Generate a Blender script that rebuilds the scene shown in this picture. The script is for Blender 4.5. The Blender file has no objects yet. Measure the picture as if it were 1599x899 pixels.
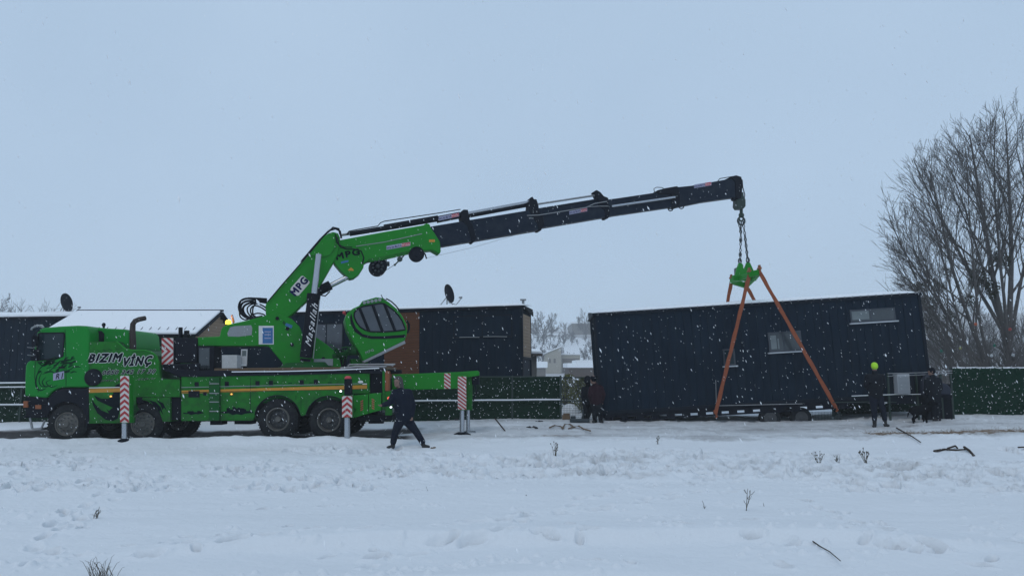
import bpy, bmesh, math, random
import numpy as np
from mathutils import Vector, Matrix, noise as mnoise

random.seed(7)
scene = bpy.context.scene
COL = scene.collection
R = math.radians
V = Vector

# ------------------------------------------------------------------ camera
EYE = V((0, 0, 1.75)); F = 1155.0; PITCH = R(6.93)
cam_d = bpy.data.cameras.new('camera'); cam = bpy.data.objects.new('camera', cam_d); COL.objects.link(cam)
cam_d.sensor_width = 36; cam_d.lens = 36 * F / 1599.0
cam_d.clip_start = 0.1; cam_d.clip_end = 5000
cam.location = EYE; cam.rotation_euler = (R(90) + PITCH, 0, 0)
scene.camera = cam
scene.render.resolution_x = 1024; scene.render.resolution_y = 575

# ------------------------------------------------------------------ light
ELEV, AZ = R(52), R(205)
world = bpy.data.worlds.new('World'); scene.world = world; world.use_nodes = True
nt = world.node_tree; nt.nodes.clear()
out = nt.nodes.new('ShaderNodeOutputWorld'); bg = nt.nodes.new('ShaderNodeBackground')
sky = nt.nodes.new('ShaderNodeTexSky'); sky.sky_type = 'NISHITA'; sky.sun_disc = False
sky.sun_elevation = ELEV; sky.sun_rotation = AZ
mixw = nt.nodes.new('ShaderNodeMix'); mixw.data_type = 'RGBA'; mixw.inputs[0].default_value = 0.93
rampw = nt.nodes.new('ShaderNodeValToRGB'); nw = nt.nodes.new('ShaderNodeTexNoise'); tcw = nt.nodes.new('ShaderNodeTexCoord')
nw.inputs['Scale'].default_value = 2.2; nw.inputs['Detail'].default_value = 4
rampw.color_ramp.elements[0].position = .3; rampw.color_ramp.elements[1].position = .75
rampw.color_ramp.elements[0].color = (3.9, 5.22, 6.85, 1)
rampw.color_ramp.elements[1].color = (4.4, 5.75, 7.4, 1)
nt.links.new(tcw.outputs['Generated'], nw.inputs['Vector']); nt.links.new(nw.outputs['Fac'], rampw.inputs[0])
nt.links.new(sky.outputs[0], mixw.inputs[6]); nt.links.new(rampw.outputs[0], mixw.inputs[7])
nt.links.new(mixw.outputs[2], bg.inputs[0]); bg.inputs[1].default_value = 0.1
nt.links.new(bg.outputs[0], out.inputs[0])
sl = bpy.data.lights.new('sun', 'SUN'); so = bpy.data.objects.new('sun', sl); COL.objects.link(so)
sl.energy = 0.5; sl.angle = R(25); sl.color = (1.0, .95, .9)
so.rotation_euler = (R(90) - ELEV, 0, R(180) - AZ)
vs = scene.view_settings; vs.view_transform = 'Standard'; vs.look = 'None'; vs.gamma = 1; vs.use_curve_mapping = False
vs.exposure = 0.12
scene.cycles.volume_bounces = 6; scene.cycles.max_bounces = 10

# ------------------------------------------------------------------ pixel helpers (photo pixels, 1599 x 899)
FW = V((0, math.cos(PITCH), math.sin(PITCH))); UP = V((0, -math.sin(PITCH), math.cos(PITCH))); RT = V((1, 0, 0))
def ray(px, py):
    return RT * ((px - 799.5) / F) + FW + UP * ((449.5 - py) / F)
def at(px, py, Y):
    d = ray(px, py); return EYE + d * (Y / d.y)
class Pl:
    """a vertical plane through (x0,y0) running along yaw; n points toward the camera"""
    def __init__(s, x0, y0, yaw=0.0):
        s.o = V((x0, y0, 0)); s.yaw = yaw
        s.u = V((math.cos(yaw), math.sin(yaw), 0)); s.n = V((math.sin(yaw), -math.cos(yaw), 0))
    def off(s, d):
        q = Pl(0, 0, s.yaw); q.o = s.o + s.n * d; return q
    def p(s, px, py, d=0.0):
        r = ray(px, py); t = (s.n.dot(s.o + s.n * d - EYE)) / s.n.dot(r)
        return EYE + r * t
    def m(s, px, py, n=1.0):
        """metres covered by n photo pixels at that point"""
        return (s.p(px, py) - EYE).y / F * n

# ------------------------------------------------------------------ noise and ground
def _h(i, j, s):
    n = (i * 374761393 + j * 668265263 + s * 974711) & 0xffffffff
    n = ((n ^ (n >> 13)) * 1274126177) & 0xffffffff
    return ((n ^ (n >> 16)) & 0xffff) / 65535.0
def vnoise(x, y, s=0):
    x = np.asarray(x, float); y = np.asarray(y, float)
    i = np.floor(x).astype(np.int64); j = np.floor(y).astype(np.int64)
    fx = x - i; fy = y - j; fx = fx * fx * (3 - 2 * fx); fy = fy * fy * (3 - 2 * fy)
    a = _h(i, j, s); b = _h(i + 1, j, s); c = _h(i, j + 1, s); d = _h(i + 1, j + 1, s)
    return (a * (1 - fx) + b * fx) * (1 - fy) + (c * (1 - fx) + d * fx) * fy
def fbm(x, y, o=4, s=0):
    r = 0; a = .5; t = 0
    for k in range(o):
        r = r + a * vnoise(x * 2 ** k + 17 * k, y * 2 ** k - 9 * k, s + k); t += a; a *= .5
    return r / t - .5
def sst(a, b, x):
    t = np.clip((x - a) / (b - a), 0, 1); return t * t * (3 - 2 * t)
LY = [-60, 0, 8, 14, 17.6, 18.2, 18.6, 19.0, 19.25, 19.6, 22.6, 23.6, 24.8, 27, 34, 60, 110, 170, 230, 350, 450, 600]
LZ = [0, 0, -.02, 0, .02, .05, .12, .235, .20, .07, .10, .20, .30, .35, .5, 1.0, 1.8, 2.6, 7, 22, 32, 40]
RZ = [0, 0, -.02, 0, .02, .05, .08, .11, .13, .16, .29, .32, .38, .44, .6, 1.0, 1.8, 2.6, 7, 22, 32, 40]
def zg(x, y):
    """smooth ground height"""
    a = np.interp(y, LY, LZ); b = np.interp(y, LY, RZ)
    w = sst(-4.0, -1.2, np.asarray(x, float))
    z = a * (1 - w) + b * w
    z = z + sst(60, 300, y) * (9 * sst(40, 200, x) + 4 * fbm(np.asarray(x) / 60., np.asarray(y) / 60., 3, 5))
    return z + .19 * sst(8.5, 14, x) * sst(18, 23, y) * (1 - sst(30, 60, y)) * 1.0
def gz(x, y): return float(zg(x, y))
def ground_at(px, py):
    d = ray(px, py); Y = 6.0
    for k in range(4000):
        P = EYE + d * (Y / d.y)
        if P.z <= gz(P.x, P.y): return P
        Y += .01 + Y * .0005
    return P

# ------------------------------------------------------------------ mesh collector
def frame(d):
    d = d.normalized(); a = V((0, 0, 1)) if abs(d.z) < .95 else V((1, 0, 0))
    x = d.cross(a).normalized(); return x, x.cross(d).normalized()
class G:
    def __init__(s): s.v = []; s.f = []; s.mi = []
    def add(s, vs, fs, mi=0):
        b = len(s.v); s.v += [V(q) for q in vs]; s.f += [tuple(b + i for i in f) for f in fs]; s.mi += [mi] * len(fs); return s
    def prism(s, pts, vec, mi=0):
        n = len(pts); vs = list(pts) + [q + vec for q in pts]
        fs = [tuple(range(n)), tuple(range(2 * n - 1, n - 1, -1))] + [((i + 1) % n, i, n + i, n + (i + 1) % n) for i in range(n)]
        return s.add(vs, fs, mi)
    def pp(s, pl, pts, depth, d=0.0, mi=0):
        """prism whose near face fills these pixels on plane pl (moved d toward the camera) and reaches depth away"""
        return s.prism([pl.p(x, y, d) for x, y in pts], -pl.n * depth, mi)
    def rect(s, pl, x0, y0, x1, y1, depth, d=0.0, mi=0):
        return s.pp(pl, [(x0, y0), (x1, y0), (x1, y1), (x0, y1)], depth, d, mi)
    def box(s, c, sx, sy, sz, ux=V((1, 0, 0)), uy=V((0, 1, 0)), uz=V((0, 0, 1)), mi=0):
        c = V(c); vs = []
        for k in (-1, 1):
            for a, b in ((-1, -1), (1, -1), (1, 1), (-1, 1)):
                vs.append(c + ux * (a * sx / 2) + uy * (b * sy / 2) + uz * (k * sz / 2))
        return s.add(vs, [(3, 2, 1, 0), (4, 5, 6, 7), (0, 1, 5, 4), (1, 2, 6, 5), (2, 3, 7, 6), (3, 0, 4, 7)], mi)
    def cyl(s, p0, p1, r0, r1=None, n=16, cap=True, mi=0):
        p0 = V(p0); p1 = V(p1); r1 = r0 if r1 is None else r1
        x, y = frame(p1 - p0); vs = []
        for p, r in ((p0, r0), (p1, r1)):
            for k in range(n):
                a = 2 * math.pi * k / n; vs.append(p + x * (r * math.cos(a)) + y * (r * math.sin(a)))
        fs = [(k, (k + 1) % n, n + (k + 1) % n, n + k) for k in range(n)]
        if cap: fs += [tuple(range(n - 1, -1, -1)), tuple(range(n, 2 * n))]
        return s.add(vs, fs, mi)
    def tube(s, pts, r, n=8, mi=0, cap=True):
        pts = [V(p) for p in pts]; m = len(pts); rs = r if isinstance(r, (list, tuple)) else [r] * m
        vs = []; x = None
        for i, p in enumerate(pts):
            d = (pts[min(i + 1, m - 1)] - pts[max(i - 1, 0)])
            if d.length < 1e-9: d = V((0, 0, 1))
            d.normalize()
            if x is None: x, y = frame(d)
            else:
                x = (x - d * x.dot(d)); x = x.normalized() if x.length > 1e-6 else frame(d)[0]; y = x.cross(d)
            for k in range(n):
                a = 2 * math.pi * k / n; vs.append(p + x * (rs[i] * math.cos(a)) + y * (rs[i] * math.sin(a)))
        fs = [(i * n + k, i * n + (k + 1) % n, (i + 1) * n + (k + 1) % n, (i + 1) * n + k) for i in range(m - 1) for k in range(n)]
        if cap: fs += [tuple(range(n - 1, -1, -1)), tuple(range((m - 1) * n, m * n))]
        return s.add(vs, fs, mi)
    def strip(s, pts, w, up, th=.004, mi=0):
        """flat band through 3D points"""
        pts = [V(p) for p in pts]; ws = w if isinstance(w, (list, tuple)) else [w] * len(pts)
        vs = []; m = len(pts)
        for i, p in enumerate(pts):
            d = (pts[min(i + 1, m - 1)] - pts[max(i - 1, 0)]).normalized(); sd = d.cross(up).normalized()
            vs += [p + sd * ws[i] / 2, p - sd * ws[i] / 2, p - sd * ws[i] / 2 + up * th, p + sd * ws[i] / 2 + up * th]
        fs = []
        for i in range(m - 1):
            for k in range(4): fs.append((4 * i + k, 4 * i + (k + 1) % 4, 4 * i + 4 + (k + 1) % 4, 4 * i + 4 + k))
        fs += [(3, 2, 1, 0), (4 * m - 4, 4 * m - 3, 4 * m - 2, 4 * m - 1)]
        return s.add(vs, fs, mi)
    def lathe(s, c, axis, prof, n=32, mi=0, cap=True):
        """prof: (distance along axis, radius); closed ends when radius is 0"""
        c = V(c); axis = V(axis).normalized(); x, y = frame(axis); vs = []; m = len(prof)
        for t, r in prof:
            for k in range(n):
                a = 2 * math.pi * k / n; vs.append(c + axis * t + x * (r * math.cos(a)) + y * (r * math.sin(a)))
        fs = [(i * n + k, i * n + (k + 1) % n, (i + 1) * n + (k + 1) % n, (i + 1) * n + k) for i in range(m - 1) for k in range(n)]
        if cap: fs += [tuple(range(n - 1, -1, -1)), tuple(range((m - 1) * n, m * n))]
        return s.add(vs, fs, mi)
    def ball(s, c, rx, ry=None, rz=None, n=12, m=8, mi=0, jit=0):
        ry = ry or rx; rz = rz or rx; c = V(c); vs = []
        for i in range(m + 1):
            th = math.pi * i / m
            for k in range(n):
                a = 2 * math.pi * k / n; q = 1 + (random.uniform(-jit, jit) if jit else 0)
                vs.append(c + V((rx * math.sin(th) * math.cos(a), ry * math.sin(th) * math.sin(a), rz * math.cos(th))) * q)
        fs = [(i * n + k, (i + 1) * n + k, (i + 1) * n + (k + 1) % n, i * n + (k + 1) % n) for i in range(m) for k in range(n)]
        return s.add(vs, fs, mi)

WL = {}
def props(o, label=None, cat=None, group=None, kind=None):
    if label: o['label'] = label
    if cat: o['category'] = cat
    if group: o['group'] = group
    if kind: o['kind'] = kind
    return o
def thing(name, loc, label, cat, group=None):
    o = bpy.data.objects.new(name, None); o.empty_display_size = .3; COL.objects.link(o); o.location = loc; WL[o.name] = V(loc)
    return props(o, label, cat, group)
def build(name, g, mat, parent=None, bevel=0, smooth=True, ang=35, label=None, cat=None, group=None, kind=None, seg=2):
    me = bpy.data.meshes.new(name)
    if parent is None:
        xs = [q.x for q in g.v]; ys = [q.y for q in g.v]; zs = [q.z for q in g.v]
        c = V(((min(xs) + max(xs)) / 2, (min(ys) + max(ys)) / 2, min(zs)))
    else:
        c = sum(g.v, V((0, 0, 0))) / max(1, len(g.v))
    me.from_pydata([tuple(q - c) for q in g.v], [], g.f)
    mats = mat if isinstance(mat, (list, tuple)) else [mat]
    for m in mats: me.materials.append(m)
    if len(mats) > 1: me.polygons.foreach_set('material_index', g.mi)
    bm = bmesh.new(); bm.from_mesh(me); bmesh.ops.remove_doubles(bm, verts=bm.verts, dist=1e-5)
    bmesh.ops.recalc_face_normals(bm, faces=bm.faces); bm.to_mesh(me); bm.free()
    if smooth:
        me.shade_smooth(); me.set_sharp_from_angle(angle=R(ang))
    else: me.shade_flat()
    o = bpy.data.objects.new(name, me); COL.objects.link(o)
    if parent is not None:
        o.parent = parent; o.location = c - WL[parent.name]
    else: o.location = c
    WL[o.name] = c
    if bevel:
        b = o.modifiers.new('bevel', 'BEVEL'); b.width = bevel; b.segments = seg; b.limit_method = 'ANGLE'; b.angle_limit = R(40)
    return props(o, label, cat, group, kind)
def copy_tree(o, parent=None, loc=None):
    c = o.copy(); COL.objects.link(c); c.parent = parent
    if loc is not None: c.location = loc
    for ch in o.children: copy_tree(ch, c)
    return c

# ------------------------------------------------------------------ materials
M = {}
def mat(name, col, rough=.6, metal=0, var=.12, scale=3.0, bump=0, bscale=40, dirt=None, dirt_amt=0, snow=0, spec=.5, coat=0, coord='Object', stretch=None, splash=0):
    m = bpy.data.materials.new(name); m.use_nodes = True; t = m.node_tree; N = t.nodes; L = t.links
    b = N['Principled BSDF']; b.inputs['Roughness'].default_value = rough; b.inputs['Metallic'].default_value = metal
    b.inputs['Specular IOR Level'].default_value = spec; b.inputs['Coat Weight'].default_value = coat
    tc = N.new('ShaderNodeTexCoord'); src = tc.outputs[coord]
    if stretch:
        mp = N.new('ShaderNodeMapping'); mp.inputs['Scale'].default_value = stretch; L.new(src, mp.inputs[0]); src = mp.outputs[0]
    n = N.new('ShaderNodeTexNoise'); n.inputs['Scale'].default_value = scale; n.inputs['Detail'].default_value = 6
    L.new(src, n.inputs['Vector'])
    mx = N.new('ShaderNodeMix'); mx.data_type = 'RGBA'; L.new(n.outputs['Fac'], mx.inputs[0])
    mx.inputs[6].default_value = tuple(c * (1 - var) for c in col) + (1,)
    mx.inputs[7].default_value = tuple(min(1, c * (1 + var)) for c in col) + (1,)
    cur = mx.outputs[2]
    if dirt:
        n2 = N.new('ShaderNodeTexNoise'); n2.inputs['Scale'].default_value = scale * 1.7; n2.inputs['Detail'].default_value = 8; n2.inputs['Roughness'].default_value = .7
        L.new(src, n2.inputs['Vector']); rp = N.new('ShaderNodeValToRGB'); rp.color_ramp.elements[0].position = .45; rp.color_ramp.elements[1].position = .75
        L.new(n2.outputs['Fac'], rp.inputs[0]); ml = N.new('ShaderNodeMath'); ml.operation = 'MULTIPLY'; ml.inputs[1].default_value = dirt_amt; L.new(rp.outputs[0], ml.inputs[0])
        m2 = N.new('ShaderNodeMix'); m2.data_type = 'RGBA'; L.new(ml.outputs[0], m2.inputs[0]); L.new(cur, m2.inputs[6]); m2.inputs[7].default_value = tuple(dirt) + (1,)
        cur = m2.outputs[2]
    if splash:      # dried road spray, thickest near the wheels' height
        gp = N.new('ShaderNodeNewGeometry'); sp_ = N.new('ShaderNodeSeparateXYZ'); L.new(gp.outputs['Position'], sp_.inputs[0])
        mr = N.new('ShaderNodeMapRange'); mr.inputs[1].default_value = 1.75; mr.inputs[2].default_value = .45; mr.inputs[3].default_value = 0; mr.inputs[4].default_value = 1; L.new(sp_.outputs[2], mr.inputs[0])
        ns = N.new('ShaderNodeTexNoise'); ns.inputs['Scale'].default_value = 5; ns.inputs['Detail'].default_value = 9; ns.inputs['Roughness'].default_value = .75; L.new(gp.outputs['Position'], ns.inputs['Vector'])
        rs_ = N.new('ShaderNodeValToRGB'); rs_.color_ramp.elements[0].position = .42; rs_.color_ramp.elements[1].position = .72; L.new(ns.outputs['Fac'], rs_.inputs[0])
        m_1 = N.new('ShaderNodeMath'); m_1.operation = 'MULTIPLY'; L.new(mr.outputs[0], m_1.inputs[0]); L.new(rs_.outputs[0], m_1.inputs[1])
        m_2 = N.new('ShaderNodeMath'); m_2.operation = 'MULTIPLY'; m_2.inputs[1].default_value = splash; L.new(m_1.outputs[0], m_2.inputs[0])
        mz = N.new('ShaderNodeMix'); mz.data_type = 'RGBA'; L.new(m_2.outputs[0], mz.inputs[0]); L.new(cur, mz.inputs[6]); mz.inputs[7].default_value = (.035, .042, .038, 1); cur = mz.outputs[2]
    if snow:
        ge = N.new('ShaderNodeNewGeometry'); sx = N.new('ShaderNodeSeparateXYZ'); L.new(ge.outputs['Normal'], sx.inputs[0])
        n3 = N.new('ShaderNodeTexNoise'); n3.inputs['Scale'].default_value = 9; n3.inputs['Detail'].default_value = 4; L.new(tc.outputs['Object'], n3.inputs['Vector'])
        ad = N.new('ShaderNodeMath'); ad.operation = 'MULTIPLY_ADD'; ad.inputs[1].default_value = .6; L.new(n3.outputs['Fac'], ad.inputs[0]); L.new(sx.outputs[2], ad.inputs[2])
        rp = N.new('ShaderNodeValToRGB'); rp.color_ramp.elements[0].position = min(.99, snow); rp.color_ramp.elements[1].position = min(1, snow + .12)
        # inputs above 1 clamp, so scale
        dv = N.new('ShaderNodeMath'); dv.operation = 'DIVIDE'; dv.inputs[1].default_value = 1.6; L.new(ad.outputs[0], dv.inputs[0]); L.new(dv.outputs[0], rp.inputs[0])
        m3 = N.new('ShaderNodeMix'); m3.data_type = 'RGBA'; L.new(rp.outputs[0], m3.inputs[0]); L.new(cur, m3.inputs[6]); m3.inputs[7].default_value = (.82, .84, .86, 1)
        cur = m3.outputs[2]
    L.new(cur, b.inputs['Base Color'])
    if bump:
        nb = N.new('ShaderNodeTexNoise'); nb.inputs['Scale'].default_value = bscale; nb.inputs['Detail'].default_value = 5; L.new(src, nb.inputs['Vector'])
        bp = N.new('ShaderNodeBump'); bp.inputs['Strength'].default_value = bump; bp.inputs['Distance'].default_value = .02
        L.new(nb.outputs['Fac'], bp.inputs['Height']); L.new(bp.outputs[0], b.inputs['Normal'])
    M[name] = m; return m
def emit(name, col, s):
    m = bpy.data.materials.new(name); m.use_nodes = True; b = m.node_tree.nodes['Principled BSDF']
    b.inputs['Base Color'].default_value = tuple(col) + (1,); b.inputs['Emission Color'].default_value = tuple(col) + (1,); b.inputs['Emission Strength'].default_value = s
    M[name] = m; return m
GRIME = (.03, .03, .03)
mat('green', (.011, .205, .015), .5, var=.12, scale=1.4, dirt=(.02, .08, .025), dirt_amt=.35, snow=.80, spec=.15)
mat('green_body', (.012, .155, .015), .55, var=.22, scale=2.6, dirt=(.010, .028, .014), dirt_amt=.75, snow=.80, spec=.12, splash=.9)
mat('green_cab', (.003, .205, .022), .42, var=.06, scale=1.2, dirt=(.01, .12, .025), dirt_amt=.25, snow=.84, spec=.15, splash=.6)
mat('green_dark', (.006, .085, .016), .6, var=.2, scale=3, dirt=GRIME, dirt_amt=.5, spec=.1)
mat('black', (.006, .008, .014), .7, var=.3, scale=6, snow=.84, spec=.12)
mat('black_plain', (.005, .007, .012), .7, var=.3, scale=6, spec=.12)
mat('boom_dark', (.008, .014, .026), .5, var=.2, scale=2, dirt=(.035, .042, .052), dirt_amt=.5, snow=.86, spec=.1)
mat('chrome', (.42, .44, .47), .25, metal=.85, var=.06, scale=2)
mat('steel', (.28, .29, .30), .5, metal=.4, var=.15, scale=5, dirt=(.10, .09, .08), dirt_amt=.4)
mat('white_panel', (.62, .62, .63), .55, var=.1, scale=4, dirt=(.3, .3, .3), dirt_amt=.3)
mat('grey_panel', (.24, .26, .27), .6, var=.12, scale=3, dirt=(.14, .15, .14), dirt_amt=.4)
mat('red', (.36, .014, .02), .5, var=.15, scale=6, dirt=(.2, .05, .05), dirt_amt=.4)
mat('white_mark', (.6, .58, .55), .5, var=.15, scale=6, dirt=(.3, .27, .24), dirt_amt=.4)
mat('navy_ink', (.006, .008, .06), .5, var=.05, spec=.1)
mat('ink', (.003, .007, .012), .6, var=.1, spec=.05)
mat('ink_green', (.003, .032, .014), .6, var=.2, spec=.05)
mat('white_ink', (.68, .68, .68), .5, var=.06)
mat('blue_sticker', (.02, .12, .30), .4, var=.2)
mat('red_sticker', (.50, .05, .06), .4, var=.1)
mat('pale_sticker', (.30, .30, .42), .4, var=.1)
mat('yellow_stripe', (.50, .22, .012), .5, var=.12, dirt=(.2, .12, .03), dirt_amt=.4)
mat('orange_paint', (.24, .065, .015), .6, var=.2, dirt=(.15, .07, .03), dirt_amt=.5)
mat('tyre', (.007, .008, .011), .85, var=.35, scale=9, splash=.5, dirt=(.05, .05, .05), dirt_amt=.4, spec=.2)
mat('rim', (.10, .096, .086), .6, metal=.2, var=.25, scale=8, dirt=(.03, .028, .025), dirt_amt=.6)
mat('rim_dark', (.035, .037, .04), .6, var=.25, scale=8)
mat('glass_dark', (.008, .02, .026), .12, var=.3, scale=1.2, spec=.28)
mat('glass_grey', (.06, .07, .085), .12, var=.35, scale=3, spec=.5)
mat('cladding', (.0045, .0125, .024), .65, var=.4, scale=2.6, spec=.08, dirt=(.012, .024, .038), dirt_amt=.5, stretch=(1, 1, .3))
mat('cladding_trim', (.007, .011, .018), .6, var=.15, spec=.1)
mat('snow', (.84, .86, .88), .7, var=.02, scale=3, bump=.3, bscale=8, spec=.2)
mat('rust_board', (.12, .052, .028), .65, var=.35, scale=4, stretch=(1, 1, 10), spec=.08)
mat('pine_board', (.34, .24, .16), .7, var=.2, scale=4, stretch=(1, 1, 12), spec=.2)
mat('hedge', (.003, .027, .012), .8, var=.5, scale=22, snow=.86, spec=.2, dirt=(.08, .12, .10), dirt_amt=.22)
mat('hedge_bright', (.0035, .032, .016), .8, var=.45, scale=22, snow=.88, spec=.06)
mat('fence_metal', (.012, .03, .022), .5, var=.2, snow=.86)
mat('wire', (.04, .06, .06), .5, var=.1)
mat('window_frame', (.025, .032, .045), .4, var=.1)
mat('pale_pane', (.13, .155, .16), .25, var=.35, scale=2.5, spec=.5)
mat('dim_pane', (.045, .055, .062), .15, var=.4, scale=2.5, spec=.5)
mat('sill', (.42, .45, .48), .4, var=.08)
mat('strap', (.26, .062, .018), .75, var=.25, scale=7, dirt=(.10, .03, .02), dirt_amt=.5, bump=.3, bscale=60)
mat('chain', (.035, .045, .05), .5, metal=.4, var=.2)
mat('bark', (.095, .088, .084), .9, var=.3, scale=5, bump=.4, bscale=20, spec=.1)
mat('far_bark', (.095, .095, .10), .9, var=.3, scale=1, spec=.1)
mat('mistletoe', (.035, .04, .02), .9, var=.3, scale=5, spec=.1)
mat('skin', (.20, .115, .085), .5, var=.06)
mat('hair', (.05, .045, .042), .8, var=.2)
mat('coat_navy', (.0045, .0085, .019), .8, var=.3, scale=9, bump=.3, bscale=14, spec=.15)
mat('trousers_dark', (.007, .010, .020), .85, var=.3, scale=9, bump=.3, bscale=14, spec=.15)
mat('coat_maroon', (.022, .008, .013), .8, var=.3, scale=9, bump=.3, bscale=14, spec=.15)
mat('coat_black', (.004, .006, .010), .8, var=.3, scale=9, bump=.3, bscale=14, spec=.15)
mat('boot', (.012, .011, .011), .7, var=.2)
mat('hi_vis', (.38, .70, .02), .7, var=.1, scale=12, bump=.4, bscale=40)
mat('dog_fur', (.003, .0035, .005), .9, var=.3, scale=14, bump=.5, bscale=60, spec=.05)
mat('cream_wall', (.36, .34, .29), .8, var=.08)
mat('grey_wall', (.16, .15, .14), .8, var=.12)
mat('brown_wall', (.07, .05, .04), .8, var=.2)
mat('straw', (.22, .16, .10), .9, var=.3, scale=12, spec=.1)
mat('weed', (.085, .075, .055), .9, var=.3, scale=12, spec=.1)
mat('dark_twig', (.05, .038, .03), .9, var=.3, spec=.1)
mat('bush_green', (.14, .15, .05), .8, var=.4, scale=5, snow=.80, spec=.1)
mat('plank', (.14, .09, .05), .8, var=.3, scale=8)
mat('blue_tarp', (.005, .009, .024), .6, var=.3, scale=6, snow=.88)
mat('ball_orange', (.40, .08, .03), .6); mat('ball_red', (.36, .05, .04), .6); mat('ball_yellow', (.26, .26, .03), .6)
mat('ball_teal', (.01, .14, .09), .6); mat('ball_white', (.5, .52, .54), .6)
mat('vent_grey', (.34, .35, .37), .5, var=.08)
emit('amber_lit', (1.0, .55, .08), 1.2); emit('beacon_lit', (1.0, .72, .06), 1.6); emit('white_lit', (.9, .95, 1.0), 2.0)
emit('red_lit', (.9, .12, .08), .8)

# ground: snow with trampled slush and shade-tinted dents, read from a per-vertex wear and shade value
m = bpy.data.materials.new('snow_ground'); m.use_nodes = True; t = m.node_tree; N = t.nodes; L = t.links; b = N['Principled BSDF']
b.inputs['Roughness'].default_value = .75; b.inputs['Specular IOR Level'].default_value = .15
a = N.new('ShaderNodeAttribute'); a.attribute_name = 'wear_shade'; tc = N.new('ShaderNodeTexCoord')
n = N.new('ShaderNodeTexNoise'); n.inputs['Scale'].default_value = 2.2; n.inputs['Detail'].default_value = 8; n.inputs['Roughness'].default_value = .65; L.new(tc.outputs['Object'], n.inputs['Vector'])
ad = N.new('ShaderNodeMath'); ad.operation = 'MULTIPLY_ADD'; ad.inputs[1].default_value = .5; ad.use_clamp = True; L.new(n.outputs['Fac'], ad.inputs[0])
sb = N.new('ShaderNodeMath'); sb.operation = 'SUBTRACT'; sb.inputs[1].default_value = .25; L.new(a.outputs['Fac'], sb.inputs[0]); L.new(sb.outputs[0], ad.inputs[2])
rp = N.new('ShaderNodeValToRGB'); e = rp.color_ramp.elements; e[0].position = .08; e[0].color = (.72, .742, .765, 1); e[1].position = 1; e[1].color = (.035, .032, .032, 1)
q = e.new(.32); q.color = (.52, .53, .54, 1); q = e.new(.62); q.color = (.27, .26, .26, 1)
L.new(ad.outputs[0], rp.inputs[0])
a2 = N.new('ShaderNodeAttribute'); a2.attribute_name = 'straw'
n2 = N.new('ShaderNodeTexNoise'); n2.inputs['Scale'].default_value = 9; n2.inputs['Detail'].default_value = 6; mp = N.new('ShaderNodeMapping'); mp.inputs['Scale'].default_value = (.35, 2.2, 1); L.new(tc.outputs['Object'], mp.inputs[0]); L.new(mp.outputs[0], n2.inputs['Vector'])
mlt = N.new('ShaderNodeMath'); mlt.operation = 'MULTIPLY'; L.new(a2.outputs['Fac'], mlt.inputs[0]); L.new(n2.outputs['Fac'], mlt.inputs[1])
r2 = N.new('ShaderNodeValToRGB'); r2.color_ramp.elements[0].position = .3; r2.color_ramp.elements[1].position = .5; L.new(mlt.outputs[0], r2.inputs[0])
mm = N.new('ShaderNodeMix'); mm.data_type = 'RGBA'; L.new(r2.outputs[0], mm.inputs[0]); L.new(rp.outputs[0], mm.inputs[6]); mm.inputs[7].default_value = (.19, .13, .085, 1)
L.new(mm.outputs[2], b.inputs['Base Color'])
nb = N.new('ShaderNodeTexNoise'); nb.inputs['Scale'].default_value = 7; nb.inputs['Detail'].default_value = 9; nb.inputs['Roughness'].default_value = .6; L.new(tc.outputs['Object'], nb.inputs['Vector'])
bp = N.new('ShaderNodeBump'); bp.inputs['Strength'].default_value = .6; bp.inputs['Distance'].default_value = .04; L.new(nb.outputs['Fac'], bp.inputs['Height']); L.new(bp.outputs[0], b.inputs['Normal'])
M['snow_ground'] = m

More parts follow.
